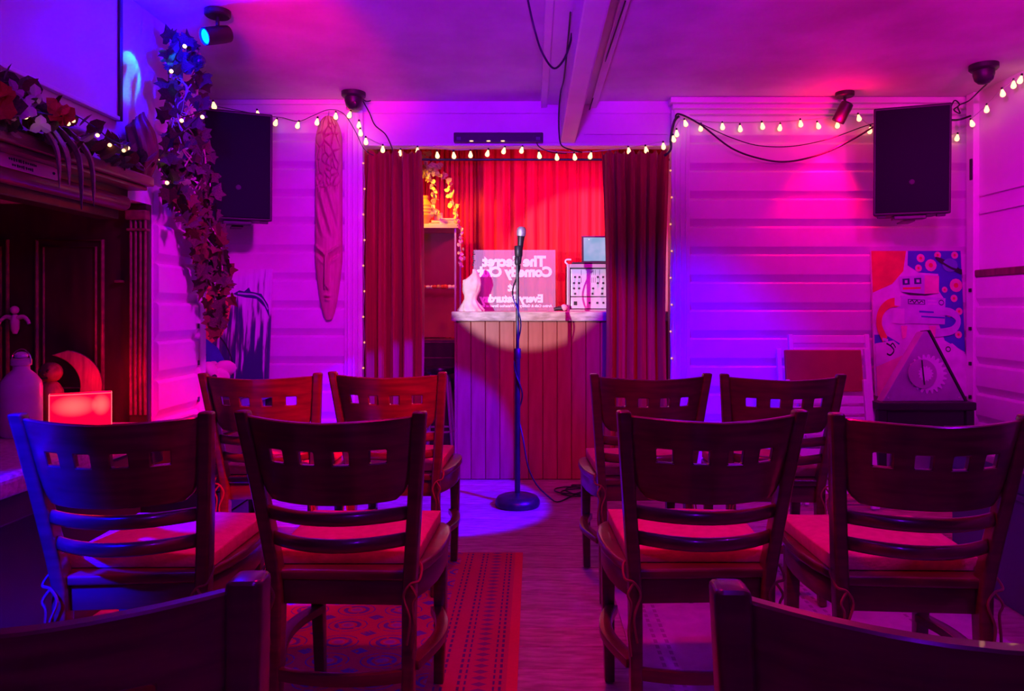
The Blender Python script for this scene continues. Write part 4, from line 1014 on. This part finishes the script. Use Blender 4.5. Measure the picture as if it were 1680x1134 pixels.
for k in range(6):
    pts = []
    for j in range(12):
        py = lerp(55, random.uniform(330, 520), j / 11) if False else lerp(55, 330 + 38 * k, j / 11); l_, r_ = vprof(py)
        px = lerp(l_, r_, .5 + .38 * math.sin(k * 2.1 + j * .8)); p = at(px, py, min(3.45, vd(px, py)) - .06); p.z = min(p.z, ZC - .02); pts.append(p)
    MB().tube(spline(pts, 5), .003, 5).build('stem', 'stem', iv, True)
bt = thing('blue_twine_net', 'tangled pale blue twine hanging among the ivy at chimney corner', 'net', at(297, 170, 3.08).to_tuple())
for k in range(5):
    pts = [at(294 + 5 * math.sin(k * 2.3), 118, 3.1)]
    for j in range(7): pts.append(at(290 + random.uniform(-15, 17), 130 + 17 * j + random.uniform(-9, 9), 3.06 + .03 * math.cos(k + j)))
    MB().tube(spline(pts, 5), .0022, 5).build('strand', 'bluewire', bt, True)
M['bauble'] = mat('smoky_glass', (.10, .08, .14), None, .08, metal=.7)
for px, py, d, r, lab in ((326, 101, 3.22, .030, 'smoky glass bauble hanging near ceiling beside the ivy'), (294, 355, 3.15, .018, 'small smoky glass bauble hanging low in the ivy')):
    p = at(px, py, d); o = thing('glass_bauble', lab, 'bauble', p.to_tuple()); MB().sphere((0, 0, 0), r, 20).build('ball', 'bauble', o, smooth=60); MB().lathe([(r * .3, r * .95), (r * .3, r * 1.2), (.002, r * 1.22)], 10).build('cap', 'gold', o); MB().tube([(0, 0, r * 1.2), (-.01, 0, r * 1.2 + .05)], .001, 4).build('thread', 'wirec', o)
# ------------------------------------------------------------------ mantel dressing
MZ = 1.5855
gar = thing('driftwood_garland', 'garland of driftwood, dried leaves and red flowers along mantel shelf', 'garland', (-1.5, 2.4, MZ))
def mp(px, up, out=0.0): 
    d = xd(px, -1.53 + out); return Vector((-1.53 + out, d, MZ + up))
for k, (pa, pb, ua, ub, r) in enumerate(((-40, 60, .03, .06, .020), (20, 110, .07, .03, .016), (60, 180, .04, .02, .014), (120, 235, .03, .02, .013))):
    a_ = mp(pa, ua); b_ = mp(pb, ub, .02); mid = (a_ + b_) / 2 + Vector((.02, 0, .035))
    MB().tube(spline([a_, mid, b_], 8), lambda t, r=r: r * (1.1 - .7 * abs(t - .4)), 9).build('driftwood', 'drift', gar, True, smooth=60)
for k, (pa, pb, dz) in enumerate(((55, 92, .15), (88, 128, .20), (75, 108, .13), (112, 148, .18))):
    a_ = mp(pa, .06, .03); b_ = mp(pb, -.03, .08); c_ = mp(pb + 6, -dz, .075)
    MB().tube(spline([a_, b_, c_], 10), lambda t: .026 * math.sin(PI * (.18 + .80 * t)) + .003, 10, flat=.28).build('curled_pod', 'drift', gar, True, smooth=60)
for k in range(180):
    px = random.uniform(-60, 240); p = mp(px, random.uniform(-.03, .11) * (1.25 - px / 300), random.uniform(.0, .09))
    me = random.choice([lng['leaf'], lng['leafr'], lng['drift'], ovl['leaf'], ovl['leafr'], lng['drift']])
    link('leaf', me, gar, p - gar.location, (random.uniform(-1.3, 1.3), random.uniform(-1.6, 1.6), random.uniform(-3, 3)), random.uniform(.04, .075))
for px, py in ((25, 150), (58, 158), (40, 178), (28, 181), (66, 205)):
    d = xd(px, -1.42); p = at(px, py, d)
    for k in range(3): link('petal', ovl['petal'], gar, p - gar.location, (random.uniform(-.6, .6), k * 2.1, random.uniform(-.5, .5)), .035)
for px, py in ((5, 155), (4, 180), (98, 177), (105, 190), (92, 182)):
    d = xd(px, -1.42); p = at(px, py, d)
    for k in range(7): link('flower', ovl['redflower'], gar, p - gar.location, (random.uniform(-1, 1), k * .9, random.uniform(-.8, .8)), random.uniform(.03, .045))
cv = thing('wood_carving', 'brown flame-shaped wood carving standing at end of mantel shelf', 'carving', (-1.535, xd(232, -1.535), MZ))
rs = []
for j in range(22):
    v = j / 21; wv = .054 * (.75 + .35 * math.sin(v * 2.6)) * (1 - .55 * sm(.75, 1, v)); 
    rs.append([Vector(((wv * math.cos(a_)) * (1 + .18 * math.sin(a_ * 7 + v * 5)) * .75 + .012 * math.sin(v * 5), wv * 1.0 * math.sin(a_) * (1 + .15 * math.sin(a_ * 7 + v * 5)), v * .235 + .02 * math.cos(a_ - .6) * sm(.7, 1, v))) for a_ in [2 * PI * k / 42 for k in range(42)]])
MB().rings(rs).build('carving_body', 'carved', cv, smooth=50)
# framed board on chimney breast
fb = thing('framed_board', 'large pale board in thin dark frame hung on chimney breast', 'picture', (XL, 2.2, 1.75))
yb1 = xd(190, XL); zb_ = at(190, 178, yb1).z
MB().bx(XL + .0008, XL + .014, .6, yb1 - .012, 1.80, 2.27).build('board_face', 'plaster', fb, True)
MB().bx(XL + .0008, XL + .024, yb1 - .0118, yb1 + .008, 1.785, 2.28).build('frame_stile', 'fireplace', fb, True, bevel=.003)
MB().bx(XL + .0008, XL + .024, .6, yb1 - .0122, 1.785, 1.7998).build('frame_rail', 'plaster', fb, True, bevel=.003)

# ------------------------------------------------------------------ paintings
def ell(cx_, cy_, rx, ry, n=20, rot=0):
    return [(cx_ + rx * math.cos(a_) * math.cos(rot) - ry * math.sin(a_) * math.sin(rot), cy_ + rx * math.cos(a_) * math.sin(rot) + ry * math.sin(a_) * math.cos(rot)) for a_ in [2 * PI * k / n for k in range(n)]]
def stroke(pts, w_):
    pts = [p_.to_2d() for p_ in spline([Vector((a_, b_, 0)) for a_, b_ in pts], 5)]; L_ = []; R_ = []
    for i_, p in enumerate(pts):
        t = (pts[min(i_ + 1, len(pts) - 1)] - pts[max(i_ - 1, 0)]).normalized(); n_ = Vector((-t.y, t.x)) * w_ / 2
        L_.append(tuple(p + n_)); R_.append(tuple(p - n_))
    return L_ + R_[::-1]
def painting(name, label, base, w_, h_, lean, rz, canvas, shapes, pal):
    t = thing(name, label, 'painting', base, rz); t.rotation_euler = (-lean, 0, rz)
    MB().bx(-w_ / 2, w_ / 2, 0, .022, 0, h_).build('canvas', canvas, t, bevel=.002)
    mb = MB()
    for k, (mi, poly) in enumerate(shapes):
        mb.cur = pal.index(mi); o_ = -.0006 - .00022 * k
        poly = [(min(1, max(0, u)), min(1, max(0, v))) for u, v in poly]
        mb.add([Vector(((u - .5) * w_, o_, v * h_)) for u, v in poly], [tuple(range(len(poly)))])
    mb.build('painted_picture', pal, t)
    return t
pal = ['p_red', 'p_blue', 'p_dblue', 'p_white', 'p_pink', 'p_teal', 'p_black', 'p_lil', 'p_orange']
S = []
S.append(('p_red', [(0, 1), (.39, 1), (.35, .86), (.22, .77), (0, .71)]))
S.append(('p_blue', [(.41, 1), (1, 1), (1, .30), (.78, .38), (.72, .50), (.80, .66), (.74, .72), (.74, .84), (.52, .85), (.40, .90)]))
S.append(('p_blue', [(0, .42), (.12, .42), (.28, .36), (.22, .30), (.0, .36)]))
for u, v, r in ((.55, .95, .035), (.66, .90, .05), (.52, .88, .03), (.74, .97, .03), (.93, .97, .03), (.93, .76, .055), (.80, .73, .025), (.90, .67, .03), (.95, .58, .03), (.84, .57, .035), (.93, .42, .03), (.82, .44, .03)):
    S.append(('p_pink', ell(u, v, r * 1.3, r * .85, 12))); S.append(('p_red', ell(u, v, r * .5, r * .33, 8)))
S.append(('p_black', ell(.87, .895, .175, .022, 20, -.35))); S.append(('p_teal', ell(.87, .90, .085, .047, 20))); S.append(('p_black', stroke([(.73, .945), (.80, .91), (.90, .875), (1.0, .862)], .016)))
S += [('p_lil', [(.29, .82), (.58, .83), (.57, .70), (.31, .715)]), ('p_black', [(.31, .715), (.57, .70), (.72, .705), (.58, .69), (.40, .695)]), ('p_pink', [(.58, .83), (.74, .825), (.73, .705), (.57, .70)]),
      ('p_dblue', [(.33, .805), (.41, .808), (.41, .765), (.33, .762)]), ('p_dblue', [(.46, .81), (.54, .812), (.54, .77), (.46, .768)]), ('p_white', [(.355, .795), (.385, .796), (.385, .775), (.355, .774)]), ('p_white', [(.485, .80), (.52, .80), (.52, .78), (.485, .78)]), ('p_red', [(.33, .745), (.53, .748), (.53, .735), (.33, .73)])]
S += [('p_lil', [(.20, .50), (.78, .49), (.80, .67), (.30, .69)]), ('p_white', [(.20, .50), (.33, .49), (.34, .60), (.22, .60)]), ('p_dblue', [(.38, .665), (.57, .66), (.57, .625), (.38, .63)]), ('p_lil', [(.39, .66), (.56, .655), (.56, .63), (.39, .635)]), ('p_black', stroke([(.40, .645), (.43, .655), (.45, .637), (.48, .655), (.50, .637), (.53, .65), (.55, .64)], .008)),
      ('p_white', [(.60, .66), (.70, .657), (.70, .648), (.60, .65)]), ('p_white', [(.60, .635), (.70, .633), (.70, .625), (.60, .627)]), ('p_dblue', ell(.75, .64, .03, .02)), ('p_lil', ell(.75, .64, .022, .013)), ('p_blue', [(.50, .585), (.78, .575), (.78, .565), (.5, .572)]), ('p_blue', [(.52, .55), (.78, .54), (.78, .53), (.52, .54)])]
S += [('p_red', stroke([(.28, .645), (.16, .63), (.07, .57), (.05, .48), (.11, .385)], .062)), ('p_white', stroke([(.23, .65), (.30, .645)], .06)), ('p_white', stroke([(.08, .39), (.14, .38)], .02)), ('p_lil', stroke([(.66, .575), (.84, .575), (.93, .52), (.86, .45), (.66, .43)], .055)),
      ('p_pink', [(.29, .48), (.36, .48), (.34, .40), (.30, .39)]), ('p_pink', [(.60, .48), (.68, .48), (.66, .40), (.62, .39)]), ('p_white', [(0, .36), (.2, .38), (.35, .30), (.6, .33), (.85, .36), (1, .28), (1, 0), (0, 0)]), ('p_pink', [(0, .2), (.3, .28), (.25, 0), (0, 0)]),
      ('p_black', stroke([(.12, .36), (.17, .34), (.20, .31), (.16, .28), (.12, .29)], .012)), ('p_black', stroke([(.16, .34), (.19, .36), (.22, .33)], .01)), ('p_black', ell(.80, .32, .03, .02, 14)), ('p_white', ell(.80, .32, .02, .012, 14))]
def low_table(name, label, x0, x1, y0, y1, z, matn='black'):
    t = thing(name, label, 'table', ((x0 + x1) / 2, (y0 + y1) / 2, 0))
    MB().bx(x0, x1, y0, y1, z - .045, z).build('table_top', matn, t, True, bevel=.008)
    for xx in (x0 + .03, x1 - .03):
        for yy in (y0 + .03, y1 - .03): MB().bx(xx - .022, xx + .022, yy - .022, yy + .022, 0, z - .0455).build('leg', matn, t, True, bevel=.004)
    MB().bx(x0 + .06, x1 - .06, y0 + .02, y0 + .035, z - .13, z - .0455).build('apron', matn, t, True)
a = Vector((1.87, 4.02, at(1424, 660, 4.02).z)); c = at(1592, 660, 4.02); tz = a.z
low_table('side_table', 'low black side table standing beneath the robot painting', a.x, c.x + .03, 4.01, 4.37, tz)
q = at(1513, 660, 4.28)
painting('robot_painting', 'canvas of a boxy robot among stars leaning on wall behind triangular clock', (q.x, 4.285, tz + .0005), .525, .85, math.radians(4.5), 0, 'p_white', S, pal)
# triangular gear clock
q = at(1515, 663, 4.06)
tc = thing('triangular_clock', 'triangular metal clock with open gear wheels standing on black side table', 'clock', (q.x, 4.06, tz + .0005)); tc.rotation_euler = (math.radians(-5), 0, math.radians(3))
tw, th_ = .465, .385
M['clockface'] = mat('violet_grey_metal', (.45, .38, .50), (.36, .30, .42), .35, metal=.4, nscale=10)
MB().prism([(-tw / 2, .0), (tw / 2, 0), (.045, th_), (.02, th_)], lambda u, v, t: Vector((u, t, v)), 0, .07).build('clock_body', 'clockface', tc, bevel=.004)
MB().prism([(tw / 2 + .002, 0), (tw / 2 + .016, 0), (.058, th_ + .006), (.046, th_ + .006)], lambda u, v, t: Vector((u, t, v)), -.004, .075).build('side_strip', 'black', tc)
def gear(cx_, cz_, r, nt_, nm, matn, yo):
    out = []
    for k in range(nt_ * 4):
        a_ = 2 * PI * k / (nt_ * 4); rr_ = r * (1.0 if k % 4 in (0, 1) else .82); out.append((cx_ + rr_ * math.cos(a_), cz_ + rr_ * math.sin(a_)))
    MB().prism(out, lambda u, v, t: Vector((u, t, v)), yo - .006, yo).build(nm, matn, tc)
gear(.03, .148, .108, 22, 'gear', 'silverp', -.0005)
MB().lathe([(.066, 0), (.080, .002), (.080, .008), (.066, .008)], 36, c=(-.005, -.007, .150), rot=RX(PI / 2)).build('dial_ring', 'greym', tc, smooth=40)
MB().lathe([(.065, 0), (.065, .003)], 36, c=(-.005, -.007, .150), rot=RX(PI / 2)).build('dial', 'darkstone', tc)
gear(.012, .150, .042, 14, 'gear', 'silverp', -.0115)
for a_, L_ in ((1.62, .075), (-1.5, .06)):
    MB().box((-.005 + math.cos(a_) * L_ / 2, -.020, .15 + math.sin(a_) * L_ / 2), (L_, .002, .007), RY(-a_)).build('hand', 'black', tc)
for xx, zz in ((-.2, .018), (.2, .018)): MB().lathe([(.007, 0), (.006, .004)], 10, c=(xx, -.0005, zz), rot=RX(PI / 2)).build('bolt', 'chrome', tc)
# left painting, small cabinet and pale flower
lz = .60
low_table('side_table', 'low dark side table in the nook behind the ivy garland', -2.25, -1.50, 3.78, 4.33, lz, 'fireplace')
S2 = [('p_orange', [(.0, .80), (.22, .86), (.42, .80), (.50, .70), (.47, .55), (.40, .44), (.28, .38), (.15, .42), (.0, .50)]), ('p_red', [(.05, .78), (.30, .80), (.38, .66), (.30, .48), (.12, .48)]), ('p_white', [(.30, .66), (.42, .64), (.45, .52), (.36, .46), (.28, .52)]),
      ('p_blue', [(.0, .40), (.20, .42), (.36, .34), (.50, .18), (.50, .0), (.34, .0), (.20, .16), (0, .26)]), ('p_dblue', [(0, .24), (.18, .16), (.30, .0), (0, 0)]), ('p_black', stroke([(.38, .43), (.46, .36), (.55, .22), (.57, .05)], .014)), ('p_black', stroke([(.05, .40), (.12, .32), (.22, .28)], .012)),
      ('p_dblue', [(.52, .79), (.60, .82), (.66, .81), (.72, .845), (.74, .81), (.88, .79), (.97, .70), (1, .58), (.93, .68), (.82, .75), (.68, .76), (.58, .775)]), ('p_lil', stroke([(.58, .795), (.68, .79), (.8, .782), (.90, .74), (.97, .66)], .014))]
q = at(380, 620, 4.24); 
painting('drip_painting', 'dark blue and white dripped painting with orange hair shape behind ivy', (q.x - .03, 4.255, lz + .0005), .46, .70, math.radians(6), math.radians(0), 'drip', S2, pal)
q = at(352, 612, 3.95)
fw = thing('pale_blossom', 'large pale pink blossom ornament standing below the drip painting', 'ornament', (q.x, 3.95, lz + .0005))
MB().lathe([(.05, 0), (.05, .01), (.02, .03), (.015, .05)], 16).build('foot', 'pink', fw, smooth=50)
for k in range(9):
    a_ = k * 2.4; r_ = .03 + .03 * (k / 9)
    mb = MB().sphere((r_ * math.cos(a_), r_ * math.sin(a_) - .01, (.105 + .04 * math.sin(k))), .058, 12, (1, .45, .85), rot=RZ(a_) @ RX(.5)); mb.build('petal', 'pink', fw, smooth=60)
MB().sphere((.03, -.075, .105), .016, 10).build('eye', 'black', fw, smooth=60)

# ------------------------------------------------------------------ folded chairs against the wall
def folding(label, px0, px1, py, d, lean, fm, panel):
    a = at(px0, py, d); c = at(px1, py, d); wd = (c.x - a.x); z = a.z
    t = thing('folding_chair', label, 'folding chair', ((a.x + c.x) / 2, d - z * math.tan(lean), 0)); t.rotation_euler = (-lean, 0, 0)
    L_ = z / math.cos(lean)
    for s in (-1, 1):
        MB().bx(s * wd / 2 - .012, s * wd / 2 + .012, -.012, .014, .0, L_).build('back_upright', fm, t, bevel=.004)
        MB().bx(s * (wd / 2 - .030) - .011, s * (wd / 2 - .030) + .011, -.040, -.016, .003, L_ * .80).build('front_leg', fm, t, bevel=.004)
    if panel:
        MB().bx(-wd / 2 + .03, wd / 2 - .03, -.014, .008, L_ - .235, L_ - .008).build('back_panel', 'redpanel', t, bevel=.006)
    else:
        for zz in (L_ - .05, L_ - .12): MB().bx(-wd / 2 + .0125, wd / 2 - .0125, -.008, .008, zz, zz + .045).build('back_rail', fm, t, bevel=.004)
    for k in range(6):
        zz = L_ - .30 - k * .056; MB().bx(-wd / 2 + .045, wd / 2 - .045, -.036, -.020, zz, zz + .040).build('seat_slat', fm, t, bevel=.003)
    MB().bx(-wd / 2 + .0125, wd / 2 - .0125, -.006, .006, .08, .105).build('rung', fm, t)
folding('folded white slatted chair with red back panel leaning against boarded wall', 1277, 1420, 572, 4.06, math.radians(9), 'white', True)
folding('folded white slatted chair without panel leaning behind the red-backed one', 1296, 1421, 549, 4.16, math.radians(9), 'white', False)
